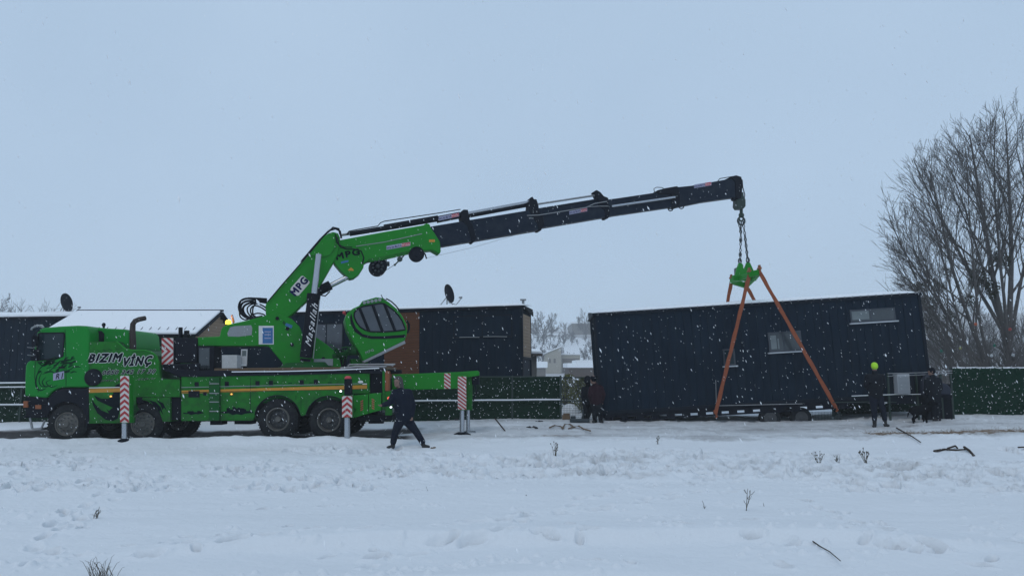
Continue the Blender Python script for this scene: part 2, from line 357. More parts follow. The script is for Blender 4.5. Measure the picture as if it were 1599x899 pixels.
# ------------------------------------------------------------------ ground sheet
def make_ground():
    pr = [-70, -30, -8, 0, 2, 3.2, 4.2]
    near = list(1.0 / np.linspace(1 / 4.9, 1 / 27.0, 620)); far = list(np.geomspace(27.2, 620, 150))
    ys = np.array(pr + near + far)
    inner = np.linspace(-1, 1, 1080); k = 46
    us = np.concatenate([-1 - np.geomspace(1, .004, k) * 1.0, inner, 1 + np.geomspace(.004, 1, k)])
    hw = np.maximum(.76 * ys, 3.6) + .4; ext = 45 + np.maximum(ys, 0) * .4
    X = np.where(np.abs(us)[None, :] <= 1, us[None, :] * hw[:, None], np.sign(us)[None, :] * (hw[:, None] + (np.abs(us)[None, :] - 1) * ext[:, None]))
    Y = np.repeat(ys[:, None], X.shape[1], 1)
    Z = zg(X, Y)
    nearm = 1 - sst(26, 60, Y)
    # wind-blown undulation
    Z += nearm * (.13 * fbm(X / 3.2, Y / 1.3, 3, 11) * (1 - .5 * sst(16, 18, Y)) + .03 * fbm(X * 1.3, Y * 2.6, 4, 21))
    # a drift ridge running across the foreground
    rid = 8.05 + .35 * np.sin(X * .55 + 1.0) + .25 * fbm(X / 1.3, X * 0 + 3, 3, 4); d = Y - rid
    Z += .13 * np.exp(-np.where(d > 0, (d / .75) ** 2, (d / .16) ** 2)) * sst(-5, -2, X) * (1 - sst(3.5, 6, X)) * (Y > 2)
    rid2 = 6.75 + .2 * np.sin(X * .9) + .2 * fbm(X / 1.1, X * 0 + 8, 3, 6); d = Y - rid2
    Z += .10 * np.exp(-np.where(d > 0, (d / .6) ** 2, (d / .14) ** 2)) * sst(-3.4, -1, X) * (1 - sst(.5, 2.5, X)) * (Y > 2)
    # ploughed edge lumps before the truck
    e = np.exp(-((Y - 18.85) / .40) ** 2) * (1 - sst(-2.2, -.8, X)); Z += e * (.20 * (fbm(X * 1.5, Y * 1.8, 4, 31) + .1))
    e2 = np.exp(-((Y - 19.6) / .5) ** 2) * sst(-.8, 1.5, X); Z += e2 * .07 * fbm(X * 1.3, Y * 2.2, 4, 33)
    # kicked-up snow
    tr = sst(11.5, 14, Y) * (1 - sst(17.6, 19, Y)) * (.45 + .9 * sst(-.08, .12, fbm(X / 3.5, Y / 2., 3, 41)))
    Z += tr * .19 * fbm(X * 2.6, Y * 2.6, 4, 43)
    rough = sst(19, 20, Y) * nearm; Z += rough * .06 * fbm(X * 1.4, Y * 2.0, 4, 45)
    Z += nearm * (.010 * fbm(X * 5.5, Y * 5.5, 3, 81) + .006 * fbm(X * 14, Y * 14, 2, 83)) * (.5 + sst(0, .15, fbm(X / 1.5, Y / .7, 3, 85)))
    # footprints
    rs = np.random.RandomState(5); dent_wear_shade = np.zeros_like(Z)
    def dent(x0, y0, rx, ry, dep, ang, rim=.35):
        i0 = np.searchsorted(ys, y0 - .9); i1 = np.searchsorted(ys, y0 + .9)
        if i1 <= i0: return
        xx = X[i0:i1]; yy = Y[i0:i1]; c, s = math.cos(ang), math.sin(ang)
        px_ = ((xx - x0) * c + (yy - y0) * s) / rx; py_ = (-(xx - x0) * s + (yy - y0) * c) / ry
        nn_ = vnoise(xx * 8 + x0 * 7, yy * 8, 3) - .5; n2_ = vnoise(xx * 16, yy * 16 + y0, 4) - .5
        q = (px_ ** 2 + py_ ** 2) * (1 + .9 * nn_)
        Z[i0:i1] += .016 * (vnoise(xx * 9, yy * 9, 6) + .4 * vnoise(xx * 19, yy * 19, 8) - .7) * np.exp(-np.minimum(q, 30) / 5.)
        dent_wear_shade[i0:i1] = np.maximum(dent_wear_shade[i0:i1], (.10 + 1.1 * dep) * np.exp(-np.minimum(q, 9) ** 2))  # dents tinted darker: packed snow, plus hollow shade painted in for contrast
        Z[i0:i1] += -dep * np.exp(-np.minimum(q, 9) ** 3) * (1 + .5 * n2_) + dep * rim * .6 * (1 + 1.4 * n2_ + .8 * nn_) * np.exp(-((np.sqrt(np.maximum(q, 0)) - 1.4) / .32) ** 2)
    def dent_px(px, py, w=.15, dep=.06, ang=None):
        P = ground_at(px, py); dent(P.x, P.y, w * 1.2, w * .55, dep, rs.uniform(0, 3) if ang is None else ang)
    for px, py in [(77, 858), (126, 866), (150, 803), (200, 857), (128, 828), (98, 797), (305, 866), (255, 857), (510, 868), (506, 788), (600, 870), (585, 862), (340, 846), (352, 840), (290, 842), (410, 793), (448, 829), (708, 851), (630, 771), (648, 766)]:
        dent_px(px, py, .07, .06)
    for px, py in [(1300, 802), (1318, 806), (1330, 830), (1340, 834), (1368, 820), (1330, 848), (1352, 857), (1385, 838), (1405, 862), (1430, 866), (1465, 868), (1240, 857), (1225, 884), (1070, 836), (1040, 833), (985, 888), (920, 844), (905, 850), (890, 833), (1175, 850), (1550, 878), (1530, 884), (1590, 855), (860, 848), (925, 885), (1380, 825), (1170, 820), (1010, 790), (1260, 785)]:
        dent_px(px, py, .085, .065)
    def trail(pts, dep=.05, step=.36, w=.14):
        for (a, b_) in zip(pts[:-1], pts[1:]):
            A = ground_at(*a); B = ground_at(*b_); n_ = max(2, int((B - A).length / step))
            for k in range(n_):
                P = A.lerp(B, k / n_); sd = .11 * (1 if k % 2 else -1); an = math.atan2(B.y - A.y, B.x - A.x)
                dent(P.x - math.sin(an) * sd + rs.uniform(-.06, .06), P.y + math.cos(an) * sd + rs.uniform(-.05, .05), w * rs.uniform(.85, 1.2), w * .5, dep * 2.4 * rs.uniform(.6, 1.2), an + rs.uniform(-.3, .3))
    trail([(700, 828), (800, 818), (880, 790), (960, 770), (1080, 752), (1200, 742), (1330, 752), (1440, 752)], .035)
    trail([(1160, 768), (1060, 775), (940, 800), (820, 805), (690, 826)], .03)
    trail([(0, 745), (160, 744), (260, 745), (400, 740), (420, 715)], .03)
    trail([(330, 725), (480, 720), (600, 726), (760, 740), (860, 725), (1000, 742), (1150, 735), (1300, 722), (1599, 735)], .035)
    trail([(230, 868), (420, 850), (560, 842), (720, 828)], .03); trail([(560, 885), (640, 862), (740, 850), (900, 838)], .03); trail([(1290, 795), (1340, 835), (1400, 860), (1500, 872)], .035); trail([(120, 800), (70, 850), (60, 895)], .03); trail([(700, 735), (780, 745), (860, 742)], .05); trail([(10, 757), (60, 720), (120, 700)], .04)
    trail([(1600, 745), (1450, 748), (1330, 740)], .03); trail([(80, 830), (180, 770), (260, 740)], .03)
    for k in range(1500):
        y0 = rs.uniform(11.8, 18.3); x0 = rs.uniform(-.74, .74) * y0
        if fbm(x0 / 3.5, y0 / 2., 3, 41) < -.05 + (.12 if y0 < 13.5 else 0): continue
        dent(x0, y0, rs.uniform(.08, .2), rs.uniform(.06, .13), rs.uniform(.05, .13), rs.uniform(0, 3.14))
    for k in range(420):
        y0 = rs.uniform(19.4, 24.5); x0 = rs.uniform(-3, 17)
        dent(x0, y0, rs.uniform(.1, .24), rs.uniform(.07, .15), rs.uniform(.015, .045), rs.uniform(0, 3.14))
    for k in range(2600):      # crumbs of kicked-up snow
        y0 = 1 / rs.uniform(1 / 18.5, 1 / 5.2); x0 = rs.uniform(-.76, .76) * y0
        if y0 < 11.5 and fbm(x0 / 1.6, y0 / .9, 3, 87) < .06: continue
        i0 = np.searchsorted(ys, y0 - .12); i1 = np.searchsorted(ys, y0 + .12)
        if i1 <= i0: continue
        r_ = rs.uniform(.018, .05); Z[i0:i1] += r_ * .8 * np.exp(-(((X[i0:i1] - x0) / r_) ** 2 + ((Y[i0:i1] - y0) / r_) ** 2) ** 1.5)
    # wear: slush under the truck and along the track, plus packed, shade-tinted dents
    W = np.zeros_like(X); nz = fbm(X / 1.8, Y / .8, 4, 51)
    W += dent_wear_shade * (Y < 19) + .10 * tr * sst(-.05, .2, fbm(X * 1.2, Y * 1.2, 3, 91))
    W += sst(19.05, 19.5, Y + nz * .5) * (1 - sst(22.8, 23.6, Y + nz)) * (1 - sst(-3.5, -2.4, X + nz * 2)) * (1.12 + .35 * nz)
    W += sst(19.3, 20.2, Y + nz) * (1 - sst(24.5, 26, Y)) * sst(-3.6, -2.2, X) * (.30 + .35 * nz)
    for yy_, xx0 in ((20.35, -2.0), (22.0, 0.0)): W += np.exp(-((Y - yy_ - .12 * np.sin(X * .5)) / .13) ** 2) * sst(xx0, xx0 + 1.5, X) * (.10 + .4 * nz) * (1 - sst(14, 18, X))
    W = np.where(Y > 27, sst(-.02, .22, fbm(X / 22., Y / 16., 4, 61)) * .45 * sst(40, 90, Y) + .10 * sst(30, 50, Y), W)
    far_r = sst(20, 60, X) * sst(45, 60, Y); W = np.maximum(W, far_r * (.42 + .4 * fbm(X / 14., Y / 12., 4, 63)))
    S = np.exp(-((Y - (20.55 + .08 * np.sin(X * .9) + .25 * fbm(X / 1.1, X * 0, 3, 71))) / .34) ** 2) * sst(9.2, 9.9, X) * (1 - sst(26, 34, X)) * .98
    S = np.maximum(S, .75 * np.exp(-((Y - 20.6) / .25) ** 2) * sst(.5, .9, X) * (1 - sst(2.3, 2.8, X)))
    ny, nx = X.shape; me = bpy.data.meshes.new('snow_ground')
    me.vertices.add(nx * ny); me.vertices.foreach_set('co', np.stack([X, Y, Z], -1).ravel())
    i = np.arange((ny - 1) * (nx - 1)); r_ = i // (nx - 1); c_ = i % (nx - 1); v0 = r_ * nx + c_
    quads = np.stack([v0, v0 + 1, v0 + nx + 1, v0 + nx], -1)
    me.loops.add(quads.size); me.loops.foreach_set('vertex_index', quads.ravel().astype(np.int32))
    me.polygons.add(len(i)); me.polygons.foreach_set('loop_start', (i * 4).astype(np.int32))
    me.update(calc_edges=True); me.validate()
    me.polygons.foreach_set('use_smooth', np.ones(len(i), bool))
    for nm, arr in (('wear_shade', W), ('straw', S)):
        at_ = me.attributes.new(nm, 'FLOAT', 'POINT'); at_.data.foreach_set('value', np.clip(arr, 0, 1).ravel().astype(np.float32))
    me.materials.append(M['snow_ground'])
    o = bpy.data.objects.new('snow_ground', me); COL.objects.link(o); props(o, kind='structure'); return o
make_ground()

# ------------------------------------------------------------------ haze (snowy air)
hz = G(); hz.box((0, 280, 29), 1640, 720, 70)
ho = build('haze', hz, M['snow'], kind='stuff', smooth=False)
hm = bpy.data.materials.new('haze'); hm.use_nodes = True; hn = hm.node_tree; hn.nodes.clear()
hout = hn.nodes.new('ShaderNodeOutputMaterial'); hv = hn.nodes.new('ShaderNodeVolumePrincipled')
hv.inputs['Color'].default_value = (1, 1, 1, 1); hv.inputs['Density'].default_value = .00095; hv.inputs['Anisotropy'].default_value = .1
hn.links.new(hv.outputs[0], hout.inputs['Volume']); ho.data.materials[0] = hm

mat('exhaust_metal', (.05, .038, .034), .6, metal=.2, var=.3, scale=6, spec=.2)
mat('roof_snow', (.80, .82, .84), .7, var=.02, scale=3, spec=.2)

# ================================================================== houses
def wall_frame(TL, TR, H):
    u = (TR - TL); L_ = u.length; u = u / L_; n = u.cross(V((0, 0, 1))).normalized(); up = n.cross(u).normalized()
    if up.z < 0: up = -up
    v = -n if n.y < 0 else n      # points away from the camera
    return u, v, up, L_
class Box3:
    """box house frame: P(a, b, c) with a metres along the front from its top-left corner, b away, c down"""
    def __init__(s, TL, TR): s.o = TL; s.u, s.v, s.up, s.L = wall_frame(TL, TR, 1)
    def P(s, a, b, c): return s.o + s.u * a + s.v * b - s.up * c
    def blk(s, g, a0, a1, b0, b1, c0, c1, mi=0):
        P = s.P; return g.add([P(a0, b0, c1), P(a1, b0, c1), P(a1, b1, c1), P(a0, b1, c1), P(a0, b0, c0), P(a1, b0, c0), P(a1, b1, c0), P(a0, b1, c0)],
                              [(3, 2, 1, 0), (4, 5, 6, 7), (0, 1, 5, 4), (1, 2, 6, 5), (2, 3, 7, 6), (3, 0, 4, 7)], mi)
    def uv(s, px, py, b=0):
        r = ray(px, py); n = s.v; t = n.dot(s.o + s.v * b - EYE) / n.dot(r); q = EYE + r * t - s.o
        return q.dot(s.u), -q.dot(s.up)
def snow_roof(bx, a0, a1, b0, b1, rise, th, name, parent):
    g = G(); nx, ny = 60, 8; vs = []; fs = []
    for j in range(ny + 1):
        for i in range(nx + 1):
            a = a0 + (a1 - a0) * i / nx; b = b0 + (b1 - b0) * j / ny
            e = min(1, min(i, nx - i) / 1.5 + .15) * min(1, min(j, ny - j) / 1.0 + .35)
            h = -rise * (b - b0) / (b1 - b0) - th * e * (1 + .35 * mnoise.noise(V((a * 1.3, b * 1.3, 3))))
            jj = .02 * mnoise.noise(V((a * 3, b, 9))) if j == 0 else 0
            vs.append(bx.P(a, b + jj, h))
    n = len(vs)
    for j in range(ny + 1):
        for i in range(nx + 1):
            a = a0 + (a1 - a0) * i / nx; b = b0 + (b1 - b0) * j / ny; vs.append(bx.P(a, b, -rise * (b - b0) / (b1 - b0)))
    w = nx + 1
    for j in range(ny):
        for i in range(nx):
            k = j * w + i; fs.append((k, k + 1, k + w + 1, k + w)); fs.append((n + k + w, n + k + w + 1, n + k + 1, n + k))
    for i in range(nx): fs.append((n + i, n + i + 1, i + 1, i)); k = ny * w + i; fs.append((k, k + 1, n + k + 1, n + k))
    for j in range(ny): k = j * w; fs.append((k, k + w, n + k + w, n + k)); k = j * w + nx; fs.append((n + k, n + k + w, k + w, k))
    g.add(vs, fs); return build(name, g, M['snow'], parent, ang=60)
def window(bx, parent, x0, y0, x1, y1, pane='dim_pane', mull=(), sill=True, frame_m='window_frame', fw=.05, b=0.0):
    (a0, c0), (a1, c1) = bx.uv(x0, y0), bx.uv(x1, y1)
    g = G()
    bx.blk(g, a0, a1, b - .035, b - .002, c0, c0 + fw); bx.blk(g, a0, a1, b - .035, b - .002, c1 - fw, c1)
    bx.blk(g, a0, a0 + fw, b - .035, b - .002, c0 + fw, c1 - fw); bx.blk(g, a1 - fw, a1, b - .035, b - .002, c0 + fw, c1 - fw)
    for t_ in mull: am = a0 + (a1 - a0) * t_; bx.blk(g, am - fw / 2, am + fw / 2, b - .033, b - .002, c0 + fw, c1 - fw)
    w = build('window', g, M[frame_m], parent, smooth=False)
    g = G(); bx.blk(g, a0 + fw * .5, a1 - fw * .5, b - .029, b - .004, c0 + fw * .5, c1 - fw * .5); build('pane', g, M[pane], w, smooth=False)
    if sill:
        g = G(); bx.blk(g, a0 - .05, a1 + .05, b - .09, b - .003, c1 + .005, c1 + .045); build('sill', g, M['sill'], w, smooth=False)
    return w

# --- tilted tiny house hanging in the straps
HTL, HTR = at(928, 492, 24.35), at(1434.5, 460, 23.85)
hb = Box3(HTL, HTR); HL = hb.L; HH = 3.22; HD = 2.5
th_ = thing('tiny_house', hb.P(HL / 2, HD / 2, HH + .35), 'long dark tiny house on wheels, lifted at a tilt in orange straps', 'tiny house')
g = G(); hb.blk(g, 0, HL, 0, HD, 0, HH)
k = 0.0
while k < HL - .05:
    hb.blk(g, k + .005, k + .035, -.020, .004, .05, HH - .02); k += .262
for j in range(9): bx_ = .15 + j * .275; hb.blk(g, -.014, .004, bx_, bx_ + .02, .05, HH - .02); hb.blk(g, HL - .004, HL + .014, bx_, bx_ + .02, .05, HH - .02)
build('wall', g, M['cladding'], th_, smooth=False)
g = G(); hb.blk(g, -.07, HL + .07, -.06, HD + .06, -.06, .02); 
hb.blk(g, -.04, .04, -.03, .05, .02, HH); hb.blk(g, HL - .04, HL + .04, -.03, .05, .02, HH); hb.blk(g, -.03, HL + .03, -.03, 0, HH - .09, HH + .02)
rf = build('roof', g, M['cladding_trim'], th_, smooth=False)
# rear of the roof is higher: a shallow single pitch
g = G(); a_ = hb.P(-.05, -.04, .065); 
g.add([hb.P(-.05, -.04, -.062), hb.P(HL + .05, -.04, -.062), hb.P(HL + .05, HD + .05, -.30), hb.P(-.05, HD + .05, -.30), hb.P(-.05, HD + .05, -.062), hb.P(HL + .05, HD + .05, -.062)],
      [(0, 1, 2, 3), (0, 3, 4), (1, 5, 2), (3, 2, 5, 4), (0, 4, 5, 1)]); build('roof_sheet', g, M['cladding_trim'], rf, smooth=False)
hb2 = Box3(hb.P(0, 0, -.068), hb.P(HL, 0, -.068)); snow_roof(hb2, -.05, HL + .05, -.03, HD + .04, .245, .075, 'snow_layer', rf)
for k in range(42): g = G(); a = .12 + k * .25; hb.blk(g, a, a + .02, -.085, -.045, -.085, -.03); build('gutter_clip', g, M['steel'], rf, smooth=False)
g = G(); hb.blk(g, .03, HL - .1, .02, .10, HH + .02, HH + .14); hb.blk(g, .03, HL - .1, HD - .10, HD - .02, HH + .02, HH + .14)
a = .1
while a < HL - 2.6:
    hb.blk(g, a, a + .26, .025, .095, HH + .14, HH + .215); a += .5
hb.blk(g, .03, HL - 2.4, .02, .10, HH + .215, HH + .27); hb.blk(g, .03, HL - 2.4, HD - .10, HD - .02, HH + .215, HH + .27)
for k in range(8): a = .2 + k * 1.25; hb.blk(g, a, a + .08, .10, HD - .10, HH + .03, HH + .13)
for k in range(60): a = .3 + k * .165; hb.blk(g, a, a + .018, -.045, .02, HH - .03, HH + .0)
build('chassis', g, M['black'], th_, smooth=False)
g = G(); (a0, c0), (a1, c1) = hb.uv(1117, 633), hb.uv(1252, 630)
g.tube([hb.P(a0, -.06, c0), hb.P((a0 + a1) / 2, -.06, (c0 + c1) / 2), hb.P(a1, -.06, c1)], .012, 6); (a0, c0), (a1, c1) = hb.uv(1117, 593), hb.uv(1118, 633)
g.tube([hb.P(a0, -.06, c0), hb.P(a1, -.06, c1)], .010, 6); build('conduit_pipe', g, M['steel'], th_)
window(hb, th_, 1198, 519, 1253, 547, 'dim_pane', (.46,), True)
(a0, c0), (a1, c1) = hb.uv(1201, 522), hb.uv(1221, 545)
g = G(); hb.blk(g, a0 + .02, a0 + .20, -.033, -.0295, c0 + .04, c1 - .02); hb.blk(g, a0 + .24, a0 + .28, -.033, -.0295, c0 + .15, c1 - .02); build('curtain', g, M['pale_pane'], th_, smooth=False)
window(hb, th_, 1326, 484, 1399, 500, 'dim_pane', (.46,), True)
(a0, c0), (a1, c1) = hb.uv(1329, 486.5), hb.uv(1357, 498); g = G(); hb.blk(g, a0, a1, -.033, -.0295, c0, c1); build('curtain', g, M['pale_pane'], th_, smooth=False)
window(hb, th_, 1128, 545, 1149, 570, 'glass_dark', (), True)
for px, py, d in ((1203, 653, .12), (1252, 652, .12), (1228, 650, HD - .35)):
    pl = Pl(0, 24.0 + d); c = pl.p(px, py); g = G(); g.lathe(c, (0, 1, 0), [(0, .20), (.01, .30), (.03, .335), (.19, .335), (.21, .30), (.215, .2)], 28)
    w = build('wheel', g, M['tyre'], th_); g = G(); g.lathe(c, (0, 1, 0), [(-.02, .02), (-.02, .05), (-.006, .07), (-.004, .12), (-.012, .175), (-.004, .205), (.03, .2), (.05, .1)], 24); build('rim', g, M['rim_dark'], w)
g = G(); q = [hb.P(0, .1, HH * .0 + 1.93), ]
for c_ in (.55, 1.98): hb.blk(g, -.10, 0, .02, .10, c_, c_ + .07)
build('wall_bracket', g, M['black_plain'], th_, smooth=False)
# tow bar at the right end
g = G(); P0 = hb.P(HL, HD * .2, HH + .08); P1 = hb.P(HL + 1.1, HD * .5, HH + .12); P2 = hb.P(HL, HD * .8, HH + .08)
g.tube([P0, P1], .05, 6); g.tube([P2, P1], .05, 6); build('tow_bar', g, M['black_plain'], th_)

# --- middle dark house behind the crane
mb = Box3(at(432, 491.5, 28.6), at(815, 480, 26.6)); ML = mb.L; MD = 1.6; MH = 4.0
mh = thing('tiny_house', mb.P(ML / 2, MD / 2, MH), 'dark tiny house with rust-brown board panel, standing behind the crane boom', 'tiny house')
g = G(); mb.blk(g, 0, ML, 0, MD, 0, MH - .2); k = 0
pa0 = mb.uv(601, 490)[0]; pa1 = mb.uv(655, 490)[0]
while k < ML:
    if not (pa0 - .05 < k < pa1 + .02): mb.blk(g, k, k + .02, -.014, .004, .04, MH - .3)
    k += .3
build('wall', g, M['cladding'], mh, smooth=False)
g = G(); c = .06
while c < MH - .3: mb.blk(g, pa0, pa1, -.022 - random.random() * .004, .003, c, c + .088); c += .095
build('board_panel', g, M['rust_board'], mh, smooth=False)
g = G(); c = .22
while c < 1.75: mb.blk(g, ML - .003, ML + .022, .06, MD - .05, c, c + .105); c += .115
build('end_cladding', g, M['pine_board'], mh, smooth=False)
g = G(); mb.blk(g, ML - .02, ML + .03, -.035, .04, .02, MH - .3); mb.blk(g, ML + .003, ML + .035, MD - .05, MD + .02, .1, MH - .3); mb.blk(g, ML + .003, ML + .045, .06, MD - .05, 1.76, 1.84)
build('corner_trim', g, M['cladding_trim'], mh, smooth=False)
g = G(); mb.blk(g, -.06, ML + .10, -.08, MD + .06, -.07, .02)
rf = build('roof', g, M['black_plain'], mh, smooth=False)
g = G(); g.add([mb.P(ML + .1, -.06, .02), mb.P(ML + .1, MD, .02), mb.P(ML + .1, MD, .2), mb.P(ML + .13, -.06, .02), mb.P(ML + .13, MD, .02), mb.P(ML + .13, MD, .2)], [(0, 1, 2), (5, 4, 3), (0, 3, 4, 1), (1, 4, 5, 2), (2, 5, 3, 0)])
build('verge_board', g, M['black_plain'], rf, smooth=False)
mb2 = Box3(mb.P(0, 0, -.078), mb.P(ML, 0, -.078)); snow_roof(mb2, -.04, ML + .08, -.05, MD + .04, .14, .09, 'snow_layer', rf)
g = G(); g.cyl(mb.P(ML - .05, .5, -.05), mb.P(ML - .05, .5, -.30), .05, n=10); g.box(mb.P(ML - .05, .5, -.33), .22, .22, .05); build('roof_vent', g, M['steel'], rf)
w_ = window(mb, mh, 708, 493, 800, 526, 'cladding', (.5,), False, 'cladding_trim')
for x_, x2_, y_ in ((718, 749, 526.6), (755, 792, 525.6)):
    (a0, c0), (a1, c1) = mb.uv(x_, y_), mb.uv(x2_, y_); g = G(); g.tube([mb.P(a0, -.04, c0), mb.P((a0 + a1) / 2, -.045, (c0 + c1) / 2 - .006), mb.P(a1, -.04, c1)], .014, 6); build('snow_line', g, M['grey_panel'], w_)
window(mb, mh, 484, 505, 536, 548, 'glass_grey', (.5,), True, 'cladding_trim')

# --- small low shed right of that house
pl = Pl(0, 30.0); g = G(); A = pl.p(823, 556); B = pl.p(838, 556)
g.add([V((A.x, 30, gz(1, 30) - .1)), V((B.x, 30, gz(1, 30) - .1)), V((B.x, 32, gz(1, 30) - .1)), V((A.x, 32, gz(1, 30) - .1)), V((A.x, 30, A.z)), V((B.x, 30, A.z)), V((B.x, 32, A.z + .15)), V((A.x, 32, A.z + .15))], [(3, 2, 1, 0), (4, 5, 6, 7), (0, 1, 5, 4), (1, 2, 6, 5), (2, 3, 7, 6), (3, 0, 4, 7)])
sh = thing('garden_shed', V(((A.x + B.x) / 2, 31, gz(1, 30))), 'narrow dark shed with snowy brown roof, just right of the middle house', 'shed')
build('wall', g, M['grey_wall'], sh, smooth=False)
g = G(); g.prism([V((A.x - .1, 29.8, A.z)), V((B.x + .22, 29.8, A.z)), V((B.x + .22, 29.8, A.z + .09)), V((A.x - .1, 29.8, A.z + .09))], V((0, 2.5, .18))); rf = build('roof', g, M['brown_wall'], sh, smooth=False)
g = G(); g.prism([V((A.x - .1, 29.78, A.z + .093)), V((B.x + .24, 29.78, A.z + .093)), V((B.x + .2, 29.78, A.z + .2)), V((A.x - .1, 29.78, A.z + .22))], V((0, 2.5, .18))); build('snow_layer', g, M['snow'], rf, bevel=.03)

# --- gable house (left) with snow roof and pine boards
GY0, GY1, GYR = 27.0, 31.0, 29.0
xe = at(305, 521, GY0).x; ze = at(305, 521.5, GY0).z; zr = at(325, 490, GYR).z; xl = at(127, 490, GYR).x
gh = thing('gable_house', V(((xe + xl) / 2, GYR, .4)), 'gabled cabin with snow-covered roof and beige board end behind the truck cab', 'cabin')
g = G(); zb = .2
g.prism([V((xl, GY0, zb)), V((xl, GY1, zb)), V((xl, GY1, ze)), V((xl, GYR, zr)), V((xl, GY0, ze))], V((xe - xl, 0, 0)))
build('wall', g, M['hedge'], gh, smooth=False)
g = G(); z = zb + .1
while z < zr - .12:
    y0 = GY0 + .02; y1 = GY1 - .02
    if z > ze: f = (z + .1 - ze) / (zr - ze); y0 = GY0 + 2 * f + .03; y1 = GY1 - 2 * f - .03
    if y1 - y0 > .05: g.add([V((xe - .003, y0, z)), V((xe + .022, y0, z)), V((xe + .022, y1, z)), V((xe - .003, y1, z)), V((xe - .003, y0, z + .115)), V((xe + .022, y0, z + .115)), V((xe + .022, y1, z + .115)), V((xe - .003, y1, z + .115))], [(3, 2, 1, 0), (4, 5, 6, 7), (0, 1, 5, 4), (1, 2, 6, 5), (2, 3, 7, 6), (3, 0, 4, 7)])
    z += .125
build('gable_boards', g, M['pine_board'], gh, smooth=False)
def slab(y0, z0, y1, z1, lo, hi, x0, x1):
    return [V((x0, y0, z0 + lo)), V((x0, y1, z1 + lo)), V((x0, y1, z1 + hi)), V((x0, y0, z0 + hi))], V((x1 - x0, 0, 0))
g = G(); sl_ = (zr - ze) / 2.0
a, b_ = slab(GY0 - .2, ze - .2 * sl_, GYR, zr, .005, .07, xl - .15, xe + .2); g.prism(a, b_); a, b_ = slab(GY1 + .2, ze - .2 * sl_, GYR + .002, zr, .005, .07, xl - .15, xe + .2); g.prism(a, b_)
rf = build('roof', g, M['black_plain'], gh, smooth=False)
g = G(); a, b_ = slab(GY0 - .22, ze - .22 * sl_, GYR - .06, zr - .06 * sl_, .074, .17, xl - .13, xe + .12); g.prism(a, b_); a, b_ = slab(GY1 + .18, ze - .18 * sl_, GYR + .06, zr - .06 * sl_, .074, .17, xl - .13, xe + .12); g.prism(a, b_)
build('snow_layer', g, M['snow'], rf, bevel=.04, seg=3)
g = G(); g.box((xl / 2 + xe / 2 + .02, GYR, zr + .13), xe - xl + .36, .10, .07); build('ridge_cap', g, M['black_plain'], rf, smooth=False)
g = G(); 
for k in range(16): x = xl + .4 + k * (xe - xl - .6) / 15; g.tube([V((x, GY0 - .2, ze - .2 * sl_ + .12)), V((x + .10, GY0 - .05, ze + .12)), V((x + .16, GY0 + .05, ze + .26))], .012, 5)
build('snow_guard', g, M['black_plain'], rf)
# window and white cabinets along its end, seen under the crane's arm
def small_end(px0, py0, px1, py1, Y, d, nm, m_, par):
    g = G(); pl = Pl(0, Y); g.rect(pl, px0, py0, px1, py1, d); return build(nm, g, M[m_], par, smooth=False)

# --- low dark house between the cabin and the crane column
lb = Box3(at(345.5, 536, 26.4), at(470, 535, 26.4)); lw = thing('low_house', lb.P(lb.L / 2, 1, 2.4), 'low dark house with a white window, seen beneath the crane arm', 'house')
g = G(); lb.blk(g, 0, lb.L, 0, 2.2, 0, 2.5); build('wall', g, M['cladding'], lw, smooth=False)
g = G(); lb.blk(g, -.1, lb.L + .1, -.12, 2.3, -.08, -.003); rf = build('roof', g, M['cladding_trim'], lw, smooth=False); g = G(); lb.blk(g, -.08, lb.L + .08, -.1, 2.28, -.17, -.083); build('snow_layer', g, M['snow'], rf, bevel=.03)
(a0, c0), (a1, c1) = lb.uv(377, 545), lb.uv(386, 569); g = G(); lb.blk(g, a0, a1, -.03, -.003, c0, c1); wn = build('window', g, M['white_panel'], lw, smooth=False)
g = G(); lb.blk(g, a0 + .04, a1 - .04, -.036, -.031, c0 + .05, c1 - .3); build('pane', g, M['pale_pane'], wn, smooth=False)
g = G(); lb.blk(g, a0 - .25, a1, -.12, -.031, c1 + .003, c1 + .05); build('sill', g, M['snow'], wn, smooth=False)
cb = small_end(346.5, 554, 370, 579, 25.9, .4, 'storage_cabinet', 'white_panel', None)
props(cb, 'square white cabinet panel standing under the crane arm', 'cabinet'); 

# --- leftmost dark house
fb = Box3(at(-70, 497, 31), at(142, 494.5, 31)); fl = thing('tiny_house', fb.P(fb.L / 2, 1.2, 4), 'dark flat-roofed house at the far left, behind the truck cab', 'tiny house')
g = G(); fb.blk(g, 0, fb.L, 0, 2.4, 0, 3.6)
k = 0
while k < fb.L: fb.blk(g, k, k + .02, -.014, .003, .03, 3.5); k += .3
build('wall', g, M['cladding'], fl, smooth=False)
g = G(); fb.blk(g, -.1, fb.L + .1, -.12, 2.5, -.03, .05); rf = build('roof', g, M['black_plain'], fl, smooth=False)
fb2 = Box3(fb.P(0, 0, -.033), fb.P(fb.L, 0, -.033)); snow_roof(fb2, -.08, fb.L + .08, -.1, 2.4, .16, .20, 'snow_layer', rf)

